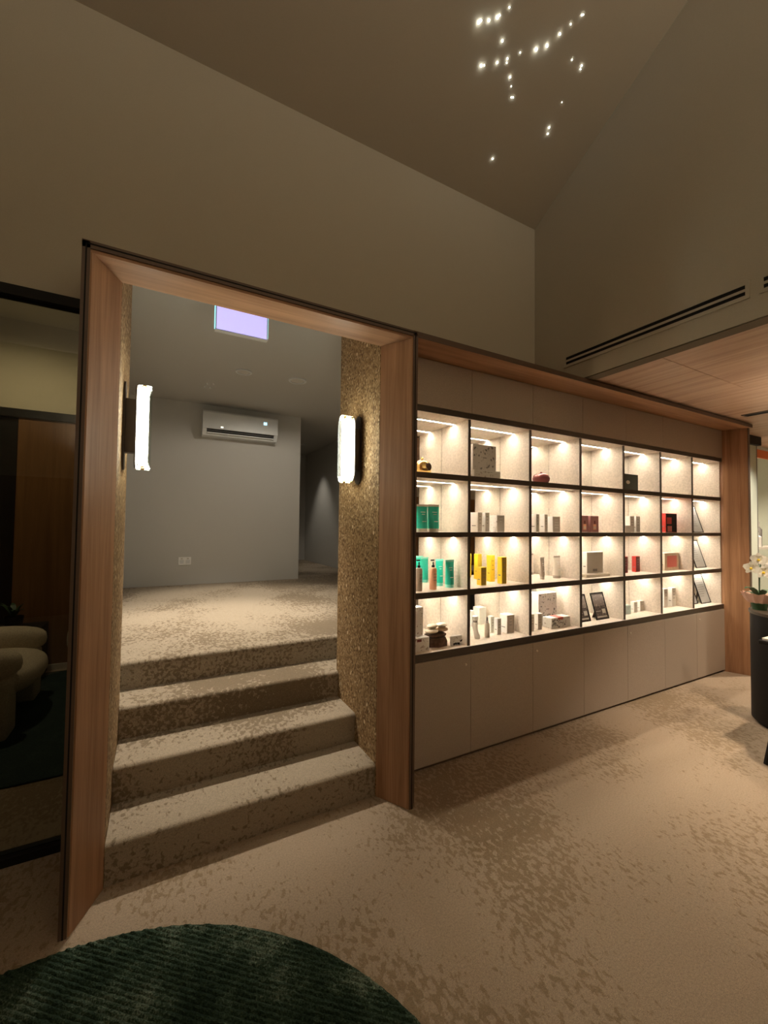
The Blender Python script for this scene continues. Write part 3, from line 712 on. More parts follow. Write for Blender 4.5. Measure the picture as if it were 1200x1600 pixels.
# third row
pump_bottle('beige pump bottle with black pump beside the frame', 1.478, 2.238, 2, 0.0225, 0.200, 'taupe')
pump_bottle('peach pump bottle with black pump among the teal tubes', 1.596, 2.248, 2, 0.0245, 0.196, 'peach')
squeeze_tube('teal tube on the third shelf standing behind the peach bottle', 1.738, 2.372, 2, 0.029, 0.186, 'teal', 'teal_light', 'teal tubes')
squeeze_tube('teal tube on the third shelf, rightmost of the teal row', 1.752, 2.275, 2, 0.032, 0.187, 'teal', 'teal_light', 'teal tubes')
carton('yellow_carton', 'short yellow carton with shaded ochre front, nearer the shelf edge', 'carton', 2.011, 2.062, 2.250, 0.045, 2, 0.127, 'yellow', 'ochre', group='yellow cartons')
carton('yellow_carton', 'tall yellow carton in the middle of the yellow group', 'carton', 2.213, 2.256, 2.370, 0.045, 2, 0.199, 'yellow', 'yellow', ink='ochre', group='yellow cartons')
carton('yellow_carton', 'tall yellow carton with shaded ochre front, rightmost of the yellow group', 'carton', 2.206, 2.254, 2.247, 0.045, 2, 0.195, 'yellow', 'ochre', group='yellow cartons')
squeeze_tube('thin taupe tube, left one of the two beige tubes', 2.710, 2.315, 2, 0.020, 0.176, 'taupe', 'grey_card', 'beige tubes')
squeeze_tube('wider beige tube, right one of the two beige tubes', 2.895, 2.325, 2, 0.034, 0.182, 'cream_plastic', 'taupe', 'beige tubes')
t = carton('grey_box', 'large square grey green box standing on a low cream tray', 'box', 3.225, 3.448, 2.285, 0.045, 2, 0.180, 'white', 'grey_card', 0, z=SH[2] + 0.0265)
build('logo_plate', B(3.305, 3.365, 2.2838, 2.2846, SH[2] + 0.040, SH[2] + 0.062), 'grey_print', t)
carton('box_tray', 'low cream tray under the large grey green box', 'tray', 3.135, 3.450, 2.225, 0.12, 2, 0.024, 'cream_plastic', None, 0)
carton('red_carton', 'narrow red carton partly hidden by a divider', 'carton', 3.790, 3.856, 2.31, 0.04, 2, 0.152, 'red', 'maroon', group='red cartons')
carton('red_carton', 'narrow red carton with dark front, right of the pair', 'carton', 4.000, 4.066, 2.319, 0.04, 2, 0.149, 'red', 'maroon', group='red cartons')
t = carton('framed_gift_box', 'cream framed box with brick red panel below the black and red box', 'box', 4.430, 4.690, 2.285, 0.06, 2, 0.172, 'cream_plastic', 'stone_tan', 0)
build('red_panel', B(4.470, 4.650, 2.2838, 2.2844, SH[2] + 0.030, SH[2] + 0.145), 'red_soft', t)
build('emblem', lathe([(0.022, 0), (0.027, 0), (0.027, 0.0006), (0.022, 0.0006), (0.022, 0)], 0, 0, 0, 18), 'cream_plastic', t)
e_ = t.children[-1]; e_.data.transform(Matrix.Translation(wloc(t))); e_.data.transform(Matrix.Rotation(math.radians(90), 4, 'X')); e_.location = Vector((4.560, 2.2838, SH[2] + 0.090)) - wloc(t)

# bottom row
carton('flat_box', 'flat white box with maroon stripe at the shelf end', 'box', 1.330, 1.533, 2.196, 0.13, 3, 0.086, 'white', 'floral_white', 0)
t = bpy.data.objects[[o.name for o in bpy.data.objects if o.name.startswith('flat_box')][-1]]
build('maroon_stripe', B(1.440, 1.474, 2.1950, 2.1956, SH[3] + 0.062, SH[3] + 0.078), 'maroon', t)
carton('tall_carton', 'tall white carton standing on the flat striped box', 'carton', 1.452, 1.511, 2.235, 0.06, 3, 0.180, 'white', 'floral_white', 0, z=SH[3] + 0.0885)
# wood block, slab, pebbles
sx_, sy_ = 1.640, 2.262
bm = bmesh.new(); n = 6; z0 = SH[3] + 0.0005; rings = []
for f, s in ((0.0, 1.0), (0.030, 1.02), (0.056, 0.86)):
    rings.append([bm.verts.new((sx_ + 0.080 * s * math.cos(2 * math.pi * i / n + 0.3) * random.uniform(0.93, 1.07), sy_ + 0.052 * s * math.sin(2 * math.pi * i / n + 0.3) * random.uniform(0.93, 1.07), z0 + f)) for i in range(n)])
for p, q in zip(rings, rings[1:]):
    for i in range(n): bm.faces.new((p[i], p[(i + 1) % n], q[(i + 1) % n], q[i]))
bm.faces.new(rings[0][::-1]); bm.faces.new(rings[-1])
tag(build('wood_block', bm, 'bark'), 'dark rough block under the pile of pebbles', 'wood block')
tag(build('stone_slab', ellipsoid(sx_ - 0.012, sy_, z0 + 0.0735, 0.082, 0.050, 0.017, 18, 8, 0.12), 'bark', smooth=True), 'dark brown flat stone between the block and the pale pebbles', 'stone')
for nm, dx, dy, z, rx, ry, rz, mt in (
    ('broad cream pebble, lower left of the pile', -0.052, -0.012, 0.1045, 0.050, 0.036, 0.0145, 'stone'),
    ('tan pebble, lower right of the pile', 0.040, -0.004, 0.1050, 0.044, 0.034, 0.0150, 'stone_tan'),
    ('cream pebble on top left of the pile', -0.042, -0.004, 0.1330, 0.038, 0.030, 0.0140, 'stone'),
    ('pale flat pebble on top right of the pile', 0.034, 0.000, 0.1335, 0.044, 0.032, 0.0135, 'stone')):
    tag(build('pebble', ellipsoid(sx_ + dx, sy_ + dy, SH[3] + z, rx, ry, rz, 20, 10, 0.08), mt, smooth=True), nm, 'stone', 'pebble pile')
t = carton('printed_card', 'small pale card with dark sprigs beside the pebble pile', 'card', 1.716, 1.806, 2.205, 0.018, 3, 0.062, 'white', 'floral_white', 0, rz=0)
sprigs(t, 1.730, 1.800, 2.205, SH[3] + 0.008, SH[3] + 0.022, 6, 'black', 5)
# curved pale bottles
for nm, x, y, ln in (('pale curved bottle with dark collar, nearer the shelf edge', 1.985, 2.275, 1), ('pale curved bottle with dark collar, behind the nearer one', 1.935, 2.315, -0.3)):
    z0 = SH[3] + 0.0005
    t = thing('curved_bottle', nm, 'bottle', (x, y, z0), 'pale curved bottles')
    path = [(x + 0.016 * ln, y, z0), (x + 0.016 * ln, y, z0 + 0.012), (x + 0.004 * ln, y, z0 + 0.045), (x - 0.006 * ln, y, z0 + 0.080), (x - 0.004 * ln, y, z0 + 0.115)]
    build('body', tube(path, [0.018, 0.022, 0.018, 0.020, 0.019], 12), 'white', t, smooth=True)
    build('collar', lathe([(0, 0), (0.015, 0), (0.015, 0.016), (0, 0.016)], x - 0.004 * ln, y, z0 + 0.115, 12), 'grey_print', t, smooth=True)
    build('cap', lathe([(0, 0), (0.019, 0), (0.019, 0.026), (0.012, 0.032), (0, 0.033)], x - 0.004 * ln, y, z0 + 0.131, 12), 'white', t, smooth=True)
z0 = SH[3] + 0.0005; x, y = 2.086, 2.268
t = thing('dropper_bottle', 'slim beige dropper bottle at the front of the bottom shelf', 'bottle', (x, y, z0))
build('body', lathe([(0, 0), (0.017, 0), (0.0185, 0.003), (0.0185, 0.092), (0.013, 0.102), (0, 0.102)], x, y, z0, 16), 'cream_plastic', t, smooth=True)
build('collar', lathe([(0, 0), (0.010, 0), (0.010, 0.016), (0, 0.016)], x, y, z0 + 0.102, 12), 'grey_card', t, smooth=True)
build('dropper_bulb', lathe([(0, 0), (0.006, 0), (0.007, 0.012), (0.004, 0.025), (0, 0.027)], x, y, z0 + 0.118, 12), 'grey_print', t, smooth=True)
carton('slim_carton', 'small slim white carton just behind the dropper bottle', 'carton', 2.183, 2.220, 2.335, 0.035, 3, 0.123, 'white', 'grey_card', group='white cartons bottom shelf')
carton('slim_carton', 'small slim white carton with shaded front right of the dropper bottle', 'carton', 2.192, 2.229, 2.275, 0.035, 3, 0.119, 'white', 'grey_card', group='white cartons bottom shelf')
carton('square_carton', 'broad white carton with brown front near the divider, bottom shelf', 'carton', 2.288, 2.363, 2.276, 0.075, 3, 0.134, 'white', 'taupe', 3)
gift_box('large white floral gift box standing on the bottom shelf', 2.672, 2.886, 2.320, 0.085, 3, 0.262, 'white', seed=11)
t = gift_box('flat white floral gift box with pink ribbon on the bottom shelf', 2.705, 2.930, 2.223, 0.085, 3, 0.080, 'floral_white', seed=12, face='floral_white')
build('ribbon', B(2.780, 2.840, 2.2215, 2.305, SH[3] + 0.0805, SH[3] + 0.0825), 'red_soft', t)
build('ribbon_end', B(2.780, 2.840, 2.2205, 2.2222, SH[3] + 0.064, SH[3] + 0.0825), 'red_soft', t)
carton('slim_carton', 'slim white carton with shaded grey front beside the divider, below beige tubes', 'carton', 2.487, 2.526, 2.231, 0.040, 3, 0.131, 'white', 'grey_card', group='slim cartons by gift box')
carton('slim_carton', 'slim white carton with brown front next to the large floral box', 'carton', 2.587, 2.633, 2.251, 0.034, 3, 0.123, 'white', 'taupe', group='slim cartons by gift box')
for nm, a, b, y, h, mt in (('small pale blue carton, leftmost of three on the bottom shelf', 3.772, 3.858, 2.285, 0.080, 'teal_pale'), ('small white carton in the middle of three on the bottom shelf', 3.932, 3.988, 2.300, 0.100, 'white'), ('small white carton, rightmost of three on the bottom shelf', 4.050, 4.112, 2.312, 0.098, 'white')):
    if 'teal_pale' not in M: M['teal_pale'] = plain('pale_blue_card', (0.50, 0.62, 0.60), 0.5)
    carton('small_carton', nm, 'carton', a, b, y, 0.034, 3, h, mt, 'grey_card' if mt == 'white' else None, 2, group='three small cartons')
carton('tall_carton', 'tall white carton with shaded grey front, left of two under the framed box', 'carton', 4.454, 4.525, 2.308, 0.04, 3, 0.187, 'white', 'grey_card', group='tall cartons bottom shelf')
carton('tall_carton', 'tall white carton with shaded grey front, right of two under the framed box', 'carton', 4.586, 4.657, 2.300, 0.04, 3, 0.191, 'white', 'grey_card', group='tall cartons bottom shelf')

M['sheet_dark'] = floral('dark_photo_sheet', (0.085, 0.065, 0.055), (0.30, 0.24, 0.20))
M['sheet_grey'] = plain('pale_grey_sheet', (0.42, 0.42, 0.40), 0.5)
def sign_holder(label, x0, x1, y, row, h, sheet, tilt, dark=False):
    z0 = SH[row] + 0.0005
    t = thing('sign_holder', label, 'sign', ((x0 + x1) / 2, y, z0), 'black framed signs on the shelves')
    rot = (Matrix.Rotation(math.radians(-tilt), 3, 'X'), ((x0 + x1) / 2, y, z0))
    b = 0.008
    bm = B(x0, x0 + b, y, y + 0.008, z0, z0 + h); box(bm, x1 - b, x1, y, y + 0.008, z0, z0 + h); box(bm, x0 + b, x1 - b, y, y + 0.008, z0, z0 + b); box(bm, x0 + b, x1 - b, y, y + 0.008, z0 + h - b, z0 + h)
    build('border', bm, 'black', t, rot=rot)
    build('sheet', B(x0 + b, x1 - b, y + 0.003, y + 0.006, z0 + b, z0 + h - b), sheet, t, rot=rot)
    bm = bmesh.new(); w = x1 - x0
    if dark:
        box(bm, x0 + b + 0.004, x1 - b - 0.004, y + 0.0022, y + 0.003, z0 + h * 0.50, z0 + h * 0.92)
        build('photo_print', bm, 'sheet_photo', t, rot=rot)
        bm = B(x0 + w * 0.60, x0 + w * 0.86, y + 0.0020, y + 0.003, z0 + h * 0.22, z0 + h * 0.38); build('white_block', bm, 'grey_card', t, rot=rot)
        bm = bmesh.new(); box(bm, x0 + w * 0.12, x0 + w * 0.88, y + 0.0020, y + 0.003, z0 + h * 0.08, z0 + h * 0.13)
        box(bm, x0 + w * 0.12, x0 + w * 0.5, y + 0.0020, y + 0.003, z0 + h * 0.30, z0 + h * 0.32)
        build('print', bm, 'grey_card', t, rot=rot)
    else:
        for k in range(9):
            ww = w * random.uniform(0.35, 0.7)
            box(bm, x0 + w * 0.15, x0 + w * 0.15 + ww, y + 0.0022, y + 0.003, z0 + h * (0.84 - 0.075 * k), z0 + h * (0.84 - 0.075 * k) + 0.004)
        build('print', bm, 'grey_print', t, rot=rot)
    cx = (x0 + x1) / 2; s = math.sin(math.radians(tilt)); c = math.cos(math.radians(tilt))
    yt, zt = y + h * 0.55 * s + 0.010, z0 + h * 0.55 * c
    build('easel_leg', prism([(yt, zt), (yt + 0.004, zt), (yt + 0.050, z0), (yt + 0.044, z0)], cx - 0.018, cx + 0.018, 'x'), 'edge', t)
    return t
M['sheet_photo'] = floral('photo_print', (0.22, 0.18, 0.16), (0.42, 0.34, 0.29))
sign_holder('black framed sign with dark photo, half hidden by a divider', 3.085, 3.248, 2.262, 3, 0.228, 'sheet_dark', 16, True)
sign_holder('black framed sign with dark photo, right one of the pair', 3.316, 3.488, 2.255, 3, 0.232, 'sheet_dark', 16, True)
sign_holder('black framed white sign on the bottom shelf, half hidden by divider', 4.860, 5.045, 2.275, 3, 0.300, 'sheet_grey', 17)
sign_holder('black framed white sign on the bottom shelf, beside the pillar', 5.064, 5.262, 2.250, 3, 0.318, 'sheet_grey', 17)
sign_holder('black framed white sign on the third shelf at the pillar end', 5.045, 5.255, 2.285, 2, 0.306, 'sheet_grey', 17)
sign_holder('black framed white sign on the second shelf at the pillar end', 5.000, 5.205, 2.285, 1, 0.306, 'sheet_grey', 17)

# ------------------------------------------------------------------ round rug (ribbed pile)
def make_rug():
    cx, cy, R = -0.335, 0.711, 1.124
    d = Vector((0.755, -0.656, 0)); p = Vector((0.656, 0.755, 0))
    m, nt, b = new_mat('green_rug')
    tc = N(nt, 'ShaderNodeTexCoord')
    n1 = N(nt, 'ShaderNodeTexNoise', i_Scale=5.0, i_Detail=4.0, i_Roughness=0.7); nt.links.new(tc.outputs['Object'], n1.inputs['Vector'])
    n2 = N(nt, 'ShaderNodeTexNoise', i_Scale=170.0, i_Detail=2.0); nt.links.new(tc.outputs['Object'], n2.inputs['Vector'])
    a = N(nt, 'ShaderNodeMath', operation='MULTIPLY_ADD'); a.inputs[1].default_value = 0.55
    nt.links.new(n2.outputs['Fac'], a.inputs[0]); nt.links.new(n1.outputs['Fac'], a.inputs[2])
    r = ramp(nt, a.outputs[0], [(0.60, (0.018, 0.032, 0.021)), (0.80, (0.042, 0.070, 0.046)), (0.98, (0.17, 0.21, 0.155))])
    nt.links.new(r.outputs['Color'], b.inputs['Base Color']); b.inputs['Roughness'].default_value = 1.0
    b.inputs['Specular IOR Level'].default_value = 0.05
    bp = N(nt, 'ShaderNodeBump', i_Strength=1.0, i_Distance=0.006); nt.links.new(n2.outputs['Fac'], bp.inputs['Height']); nt.links.new(bp.outputs['Normal'], b.inputs['Normal'])
    bm = bmesh.new(); pitch = 0.017; step = pitch / 4
    nrow = int(2 * R / step)
    prev = None
    for k in range(nrow + 1):
        v = -R + 2 * R * k / nrow
        half = math.sqrt(max(1e-6, R * R - v * v))
        row = []
        for i in range(131):
            u = -half + 2 * half * i / 130
            rr = math.sqrt(u * u + v * v) / R
            rib = abs(math.sin(math.pi * v / pitch)) ** 0.6
            pos = Vector((cx, cy, 0)) + d * u + p * v
            pos += (d * noise.noise(pos * 60) + p * noise.noise(pos * 60 + Vector((5, 0, 0)))) * 0.0035
            z = 0.010 + 0.014 * rib + 0.004 * noise.noise(pos * 90)
            if rr > 0.985: z = 0.004
            row.append(bm.verts.new((pos.x, pos.y, z)))
        if prev:
            for i in range(130): bm.faces.new((prev[i], prev[i + 1], row[i + 1], row[i]))
        prev = row
    bmesh.ops.recalc_face_normals(bm, faces=bm.faces)
    o = build('round_rug', bm, m, origin=(cx, cy, 0), smooth=True)
    tag(o, 'round dark green ribbed rug in the foreground', 'rug')
make_rug()

# ------------------------------------------------------------------ area read as a mirror, built as glazing with its reflection as a lounge
gp = thing('mirror_as_glazing', 'dark framed mirror built as glazing, left of the portal', 'partition', (-1.07, 2.39, 0))
build('head_rail', B(-1.86, -0.279, 2.385, 2.455, 2.510, 2.556), 'black', gp)
build('sill_rail', B(-1.86, -0.279, 2.385, 2.455, 0.0, 0.035), 'black', gp)
build('side_rail', B(-1.86, -1.80, 2.385, 2.455, 0.035, 2.51), 'black', gp)
build('glass_pane', B(-1.80, -0.279, 2.418, 2.424, 0.035, 2.51), 'glass_dim', gp)
struct('floor_lounge', B(-3.1, -0.27, 2.46, 5.35, -0.10, 0.0), 'carpet')
struct('ceiling_lounge', B(-3.2, -0.19, 2.505, 5.4, 3.50, 3.6), 'paint_cream')
struct('wall_lounge_left', B(-3.2, -3.1, 2.5, 5.4, 0, 3.5), 'paint_cream')
bm = B(-3.1, -0.40, 5.30, 5.40, 2.61, 3.5); 
struct('wall_lounge_back', bm, 'paint_cream', 'reflected cream upper wall, built as a dim lounge')
bm = B(-1.25, -0.40, 5.30, 5.40, 0.0, 2.53)
struct('wall_lounge_panel', bm, 'wood_dark', 'reflected timber wall panel, built past the glazing')
bm = B(-3.1, -1.25, 5.32, 5.40, 0.0, 2.53); box(bm, -3.1, -0.40, 5.28, 5.40, 2.53, 2.61)  # black sheet stands in for a dark opening; upper band is trim
struct('trim_dark_opening', bm, 'black')
struct('baseboard_lounge', B(-1.25, -0.40, 5.285, 5.30, 0.0, 0.06), 'grey_card')
tag(build('reflected_rug', B(-2.6, -0.46, 3.08, 5.2, 0.0, 0.012, 0.004), 'teal_carpet'), 'reflected dark teal rug, built behind the glazing', 'rug')
# armchair facing +X
ch = thing('armchair', 'rounded cream boucle armchair on the dark teal rug', 'armchair', (-1.30, 4.15, 0.012))
build('seat', ellipsoid(-1.22, 4.16, 0.355, 0.46, 0.42, 0.135, 28, 16, power=0.72), 'boucle', ch, smooth=True)
build('backrest', ellipsoid(-1.68, 4.16, 0.56, 0.17, 0.50, 0.28, 24, 16, power=0.75), 'boucle', ch, smooth=True)
for yy in (3.80, 4.52):
    a = build('armrest', ellipsoid(-1.26, yy, 0.505, 0.44, 0.125, 0.120, 24, 14, power=0.72), 'boucle', ch, smooth=True)
for x0, x1, yy in ((-0.99, -0.87, 3.80), (-0.99, -0.87, 4.52), (-1.66, -1.54, 3.80), (-1.66, -1.54, 4.52)):
    build('leg', B(x0, x1, yy - 0.11, yy + 0.11, 0.013, 0.42, 0.025, 3), 'boucle', ch, smooth=True)
tag(build('round_cushion', ellipsoid(-1.36, 4.16, 0.565, 0.13, 0.16, 0.07, 18, 12), 'grey_print', smooth=True), 'dark cushion lying on the boucle armchair', 'cushion')
st = thing('ottoman', 'slim cream boucle seat half hidden behind the portal post', 'ottoman', (-0.62, 4.95, 0.012))
build('seat', ellipsoid(-0.615, 4.95, 0.40, 0.125, 0.24, 0.14, 20, 12, power=0.7), 'boucle', st, smooth=True)
for yy in (4.80, 5.10):
    build('leg', B(-0.715, -0.52, yy - 0.04, yy + 0.04, 0.013, 0.33, 0.02, 3), 'boucle', st, smooth=True)
cs = thing('console_table', 'low black console against the lounge wall', 'table', (-1.5, 5.1, 0))
build('top', B(-2.1, -0.95, 4.90, 5.275, 0.47, 0.50, 0.004), 'black', cs)
build('side', B(-2.1, -2.06, 4.92, 5.27, 0.013, 0.47), 'black', cs); build('side', B(-0.99, -0.95, 4.92, 5.27, 0.013, 0.47), 'black', cs)
build('back_panel', B(-2.06, -0.99, 5.24, 5.27, 0.013, 0.47), 'black', cs)
pl = thing('potted_plant', 'small leafy plant in a black pot on the console', 'plant', (-1.17, 5.05, 0.50))
build('pot', lathe([(0, 0), (0.06, 0), (0.075, 0.11), (0.070, 0.11), (0.066, 0.09), (0, 0.09)], -1.17, 5.05, 0.501, 18), 'black', pl, smooth=True)
def leaf(bm, base, tip, w, bend=0.0, n=5):
    b0, t0 = Vector(base), Vector(tip); d = t0 - b0; s = d.cross(Vector((0, 0, 1)))
    s = s.normalized() if s.length > 1e-4 else Vector((1, 0, 0))
    L = []; R2 = []
    for i in range(n + 1):
        f = i / n; c = b0 + d * f + Vector((0, 0, bend * math.sin(math.pi * f)))
        ww = w * math.sin(math.pi * min(1, 0.08 + f * 0.92)) ** 0.8 + 0.0005
        L.append(bm.verts.new(c + s * ww)); R2.append(bm.verts.new(c - s * ww))
    for i in range(n): bm.faces.new((L[i], L[i + 1], R2[i + 1], R2[i]))
for i in range(9):
    a = i * 2.4; r = random.uniform(0.08, 0.17); bm = bmesh.new()
    leaf(bm, (-1.17, 5.05, 0.59), (-1.17 + r * math.cos(a), 5.05 + r * math.sin(a) * 0.8, 0.62 + random.uniform(0.05, 0.14)), 0.02, 0.04)
    build('leaf', bm, 'leaf', pl)
downlight(-1.15, 4.35, 3.50, 60.0, 'added recessed downlight in the lounge ceiling', (1.0, 0.86, 0.6), 168)  # unseen lamp added to light the built lounge

# ------------------------------------------------------------------ reception side on the right
def stadium(x0, x1, y0, y1, z0, z1, r, n=14):
    pts = []
    for cx, cy, a0 in ((x1 - r, y1 - r, 0), (x0 + r, y1 - r, 90), (x0 + r, y0 + r, 180), (x1 - r, y0 + r, 270)):
        for i in range(n + 1):
            a = math.radians(a0 + 90 * i / n); pts.append((cx + r * math.cos(a), cy + r * math.sin(a)))
    return prism(pts, z0, z1)
rc = thing('reception_counter', 'black rounded reception counter at the right edge', 'counter', (4.3, 0.6, 0))
build('plinth', stadium(4.03, 4.57, -0.37, 1.52, 0.0, 0.03, 0.27), 'gap', rc)
build('body', stadium(4.00, 4.60, -0.40, 1.55, 0.03, 0.840, 0.299), 'black', rc, smooth=True)
build('top', stadium(3.993, 4.607, -0.407, 1.557, 0.840, 0.862, 0.306), 'bronze', rc, smooth=True)
# orchid
ox, oy, oz = 4.215, 1.475, 0.8625
orc = thing('potted_orchid', 'white orchid in a peach paper wrapped pot on the black counter', 'plant', (ox, oy, oz))
build('pot', lathe([(0, 0), (0.045, 0), (0.062, 0.09), (0.057, 0.09), (0.053, 0.075), (0, 0.075)], ox, oy, oz, 18), 'leaf', orc, smooth=True)
bm = bmesh.new(); n = 22; rings = []
for f, r in ((0.055, 0.060), (0.085, 0.082), (0.125, 0.105)):
    rings.append([bm.verts.new((ox + (r + (0.012 if i % 2 else -0.006)) * math.cos(2 * math.pi * i / n), oy + (r + (0.012 if i % 2 else -0.006)) * math.sin(2 * math.pi * i / n), oz + f + (0.012 if i % 2 else 0) * (f > 0.1))) for i in range(n)])
for p_, q_ in zip(rings, rings[1:]):
    for i in range(n): bm.faces.new((p_[i], p_[(i + 1) % n], q_[(i + 1) % n], q_[i]))
build('paper_wrap', bm, 'paper_peach', orc, smooth=True)
for i, a in enumerate((2.9, 4.0, 5.2, 0.3, 1.5)):
    bm = bmesh.new(); r = 0.16 if i == 0 else 0.13
    leaf(bm, (ox, oy, oz + 0.08), (ox + r * math.cos(a), oy + r * math.sin(a), oz + 0.17 - 0.02 * i), 0.026, 0.05)
    build('leaf', bm, 'leaf', orc)
stem_pts = [(ox, oy, oz + 0.08), (ox + 0.01, oy, oz + 0.25), (ox + 0.0, oy - 0.01, oz + 0.36), (ox - 0.03, oy - 0.01, oz + 0.42)]
build('stem', tube(stem_pts, 0.004, 6), 'leaf', orc)
def flower(c, s):
    f = bmesh.new(); F = Vector((-0.90, -0.42, 0.05)).normalized(); Rt = Vector((0.42, -0.90, 0)).normalized(); U = F.cross(Rt) * -1
    if U.z < 0: U = -U
    C0 = Vector(c)
    for q in range(5):
        a = math.radians(90 + 72 * q); w = s * (0.62 if q in (1, 4) else 0.40)
        d = Rt * math.cos(a) + U * math.sin(a); sd = Rt * -math.sin(a) + U * math.cos(a)
        tip = C0 + d * s + F * 0.010; mid = C0 + d * s * 0.55 + F * 0.012
        vs = [f.verts.new(v) for v in (C0, mid - sd * w * .9, tip - sd * w * .3, tip + sd * w * .3, mid + sd * w * .9)]
        f.faces.new(vs)
    fl = build('blossom', f, 'petal', orc)
    build('blossom_lip', ellipsoid(*(C0 + F * 0.014 - U * 0.006), s * 0.2, s * 0.2, s * 0.2, 10, 6), 'yellow', fl, smooth=True)
for c, s in (((ox - 0.035, oy - 0.010, oz + 0.400), 0.052), ((ox - 0.035, oy - 0.085, oz + 0.385), 0.052), ((ox - 0.045, oy + 0.035, oz + 0.330), 0.050), ((ox - 0.050, oy - 0.045, oz + 0.305), 0.052), ((ox - 0.02, oy - 0.12, oz + 0.31), 0.050)):
    flower(c, s)
# side table with booklet
tb = thing('side_table', 'narrow black table in front of the reception counter', 'table', (3.81, 0.85, 0))
build('top', B(3.64, 3.975, 0.42, 1.285, 0.715, 0.740, 0.003), 'black', tb)
for x, y in ((3.95, 1.25), (3.95, 0.46), (3.66, 0.46)):
    build('leg', B(x - 0.018, x + 0.018, y - 0.018, y + 0.018, 0.0, 0.715), 'black', tb)
t = thing('booklet', 'white booklet lying on the narrow black table', 'booklet', (3.74, 1.17, 0.7405))
build('pages', B(3.66, 3.85, 1.06, 1.27, 0.7405, 0.752, 0.001), 'white', t)
build('cover', B(3.658, 3.852, 1.058, 1.272, 0.752, 0.754), 'cream_plastic', t)
stl = thing('upholstered_stool', 'blue upholstered stool with black legs at the right edge', 'stool', (3.66, 1.02, 0))
build('seat', lathe([(0, 0), (0.17, 0), (0.195, 0.02), (0.20, 0.06), (0.195, 0.10), (0.16, 0.125), (0, 0.13)], 3.66, 1.02, 0.49, 28), 'blue', stl, smooth=True)
for dx, dy in ((-0.19, 0.15), (0.17, 0.15), (-0.19, -0.15), (0.17, -0.15)):
    build('leg', tube([(3.655 + dx * 1.1, 1.02 + dy * 1.1, 0.0), (3.655 + dx * 0.7, 1.02 + dy * 0.7, 0.49)], 0.016, 8), 'black', stl, smooth=True)

# wall and glazed niche past the pillar
struct('wall_end_panel', B(5.395, 6.27, 2.20, 2.32, 0.0, 2.50), 'paint_pale', 'pale green panel past the wooden pillar')
struct('trim_end', B(5.395, 6.30, 2.16, 2.34, 2.50, 2.60), 'black')
struct('trim_niche', B(6.27, 6.278, 2.195, 2.33, 0.0, 2.50), 'grey_print')
struct('wall_niche', B(5.9, 8.2, 3.10, 3.20, 0.0, 2.7), 'paint_grey')
struct('ceiling_niche', B(5.39, 8.2, 2.41, 3.2, 2.60, 2.7), 'paint_pale')
struct('wall_niche_left', B(5.39, 5.9, 2.5, 3.2, 0.0, 2.6), 'paint_grey')
struct('floor_niche', B(5.39, 8.2, 2.46, 3.2, -0.1, 0.0), 'carpet')
nsh = thing('niche_shelf', 'grey shelf with bottles in the niche past the pillar', 'shelf', (7.0, 2.5, 1.25))
build('board', B(6.5, 8.1, 2.45, 2.75, 1.235, 1.26), 'grey_card', nsh)
build('bracket', B(6.9, 6.93, 2.75, 3.10, 1.15, 1.235), 'grey_print', nsh); build('bracket', B(7.7, 7.73, 2.75, 3.10, 1.15, 1.235), 'grey_print', nsh)
sg = thing('orange_sign', 'white and orange sign hanging in the niche past the pillar', 'sign', (6.9, 2.5, 2.44))
build('white_board', B(6.6, 7.9, 2.42, 2.44, 2.56, 2.598), 'white', sg)
build('orange_board', B(6.6, 7.9, 2.418, 2.44, 2.455, 2.56), 'orange', sg)
for nm, x, y, h, mt in (('grey bottle on the niche shelf, nearest the pale panel', 7.02, 2.52, 0.22, 'grey_card'), ('white bottle on the niche shelf, behind the orchid', 7.16, 2.52, 0.20, 'white'), ('dark bottle on the niche shelf at the picture edge', 7.30, 2.56, 0.34, 'grey_print')):
    t = thing('bottle', nm, 'bottle', (x, y, 1.2605), 'bottles on the niche shelf')
    build('body', lathe([(0, 0), (0.045, 0), (0.047, 0.004), (0.047, h * 0.7), (0.02, h * 0.8), (0, h * 0.8)], x, y, 1.2605, 16), mt, t, smooth=True)
    build('cap', lathe([(0, 0), (0.021, 0), (0.021, h * 0.2), (0, h * 0.2)], x, y, 1.2605 + h * 0.8, 12), 'white', t, smooth=True)

# ------------------------------------------------------------------ soffit downlights (all outside the frame)
for x, y, w, a, nm in ((3.75, 0.75, 1.2, 78, 'soffit downlight nearest the gable wall'), (4.75, 1.15, 0.9, 95, 'soffit downlight over the reception counter'), (3.4, -1.0, 0.55, 110, 'soffit downlight behind the counter'), (6.9, 1.3, 1.7, 120, 'soffit downlight by the niche')):
    downlight(x, y, 2.60, SOFFIT_W * w, nm, WARM, a)
downlight(5.85, 1.72, 2.60, 70, 'added soffit downlight washing the pale panel', (1, .9, .74), 120)  # unseen lamp added to brighten the pale panel
downlight(6.9, 2.8, 2.60, 130, 'niche downlight past the pillar', (1, .85, .65), 140)

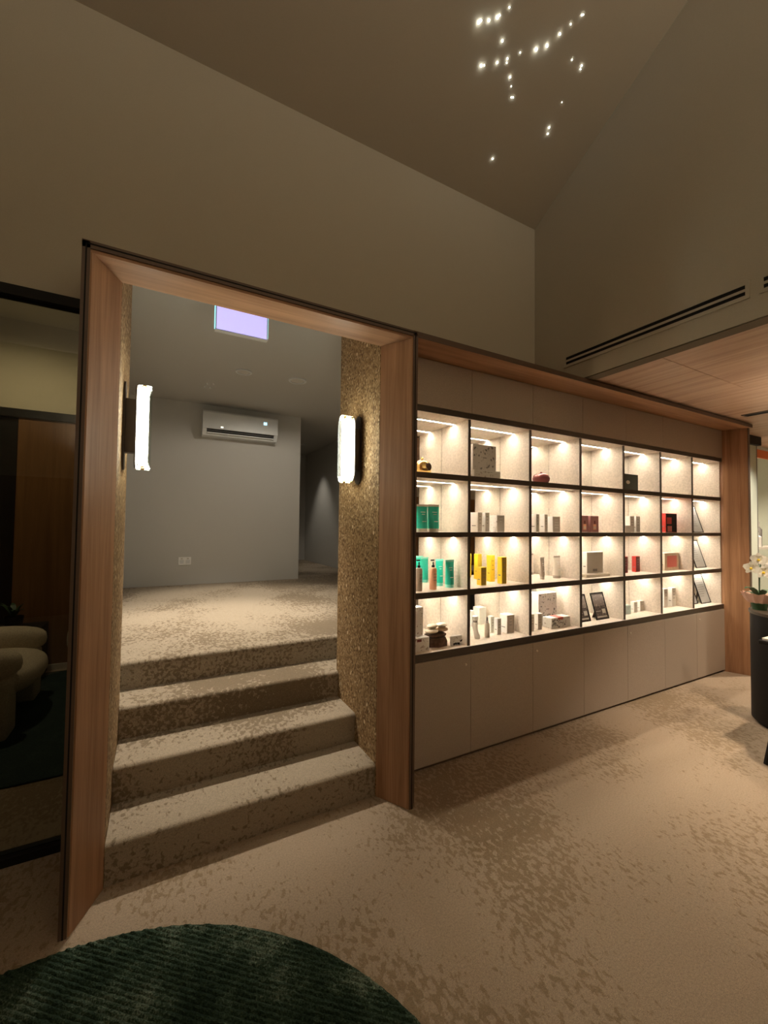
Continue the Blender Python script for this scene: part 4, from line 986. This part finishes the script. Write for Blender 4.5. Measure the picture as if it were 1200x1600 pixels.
# unseen uplighters added behind the camera to fill the dark vault
def uplighter(x, y, z, dx, dy, watts, label):
    t = thing('fill_uplighter', label, 'wall lamp', (x, y, z))
    build('bowl', lathe([(0, 0), (0.05, 0.005), (0.11, 0.06), (0.14, 0.12), (0.135, 0.12), (0.105, 0.064), (0.048, 0.012), (0, 0.008)], x + dx * 0.16, y + dy * 0.16, z, 24), 'bronze', t, smooth=True)
    build('bracket', B(min(x, x + dx * 0.1) - (0.02 if dy else 0), max(x, x + dx * 0.1) + (0.02 if dy else 0), min(y, y + dy * 0.1) - (0.02 if dx else 0), max(y, y + dy * 0.1) + (0.02 if dx else 0), z - 0.02, z + 0.05), 'bronze', t)
    build('bulb', ellipsoid(x + dx * 0.16, y + dy * 0.16, z + 0.075, 0.03, 0.03, 0.03, 14, 8), 'lens', t, smooth=True)
    spot('uplighter_fill', t, (x + dx * 0.16, y + dy * 0.16, z + 0.11), (x + dx * 0.9, y + dy * 0.9, 5.5), watts, (1.0, 0.91, 0.76), 150, 0.8, 0.08)
uplighter(1.6, -3.5, 2.3, 0, 1, UP_W, 'added bronze fill uplighter behind the camera, right one')
uplighter(-0.8, -3.5, 2.3, 0, 1, UP_W * 0.8, 'added bronze fill uplighter behind the camera, left one')

# unseen bowl lamp added on the counter to brighten the soffit
lx, ly, lz = 4.3, 0.15, 0.8625
t = thing('added_table_lamp', 'added bronze fill lamp shining upward from the black counter', 'lamp', (lx, ly, lz))
build('base', lathe([(0, 0), (0.08, 0), (0.08, 0.015), (0.012, 0.025), (0, 0.025)], lx, ly, lz, 24), 'bronze', t, smooth=True)
build('stem', lathe([(0, 0), (0.009, 0), (0.009, 0.30), (0, 0.30)], lx, ly, lz + 0.02, 12), 'bronze', t, smooth=True)
build('bowl', lathe([(0, 0), (0.05, 0.005), (0.10, 0.05), (0.12, 0.10), (0.115, 0.10), (0.095, 0.054), (0.048, 0.012), (0, 0.008)], lx, ly, lz + 0.30, 24), 'bronze', t, smooth=True)
build('bulb', ellipsoid(lx, ly, lz + 0.36, 0.03, 0.03, 0.03, 14, 8), 'lens', t, smooth=True)
spot('bowl_fill_lamp', t, (lx, ly, lz + 0.395), (lx + 0.05, ly + 0.25, 2.6), BOWL_W, WARM, 96, 0.9, 0.05)
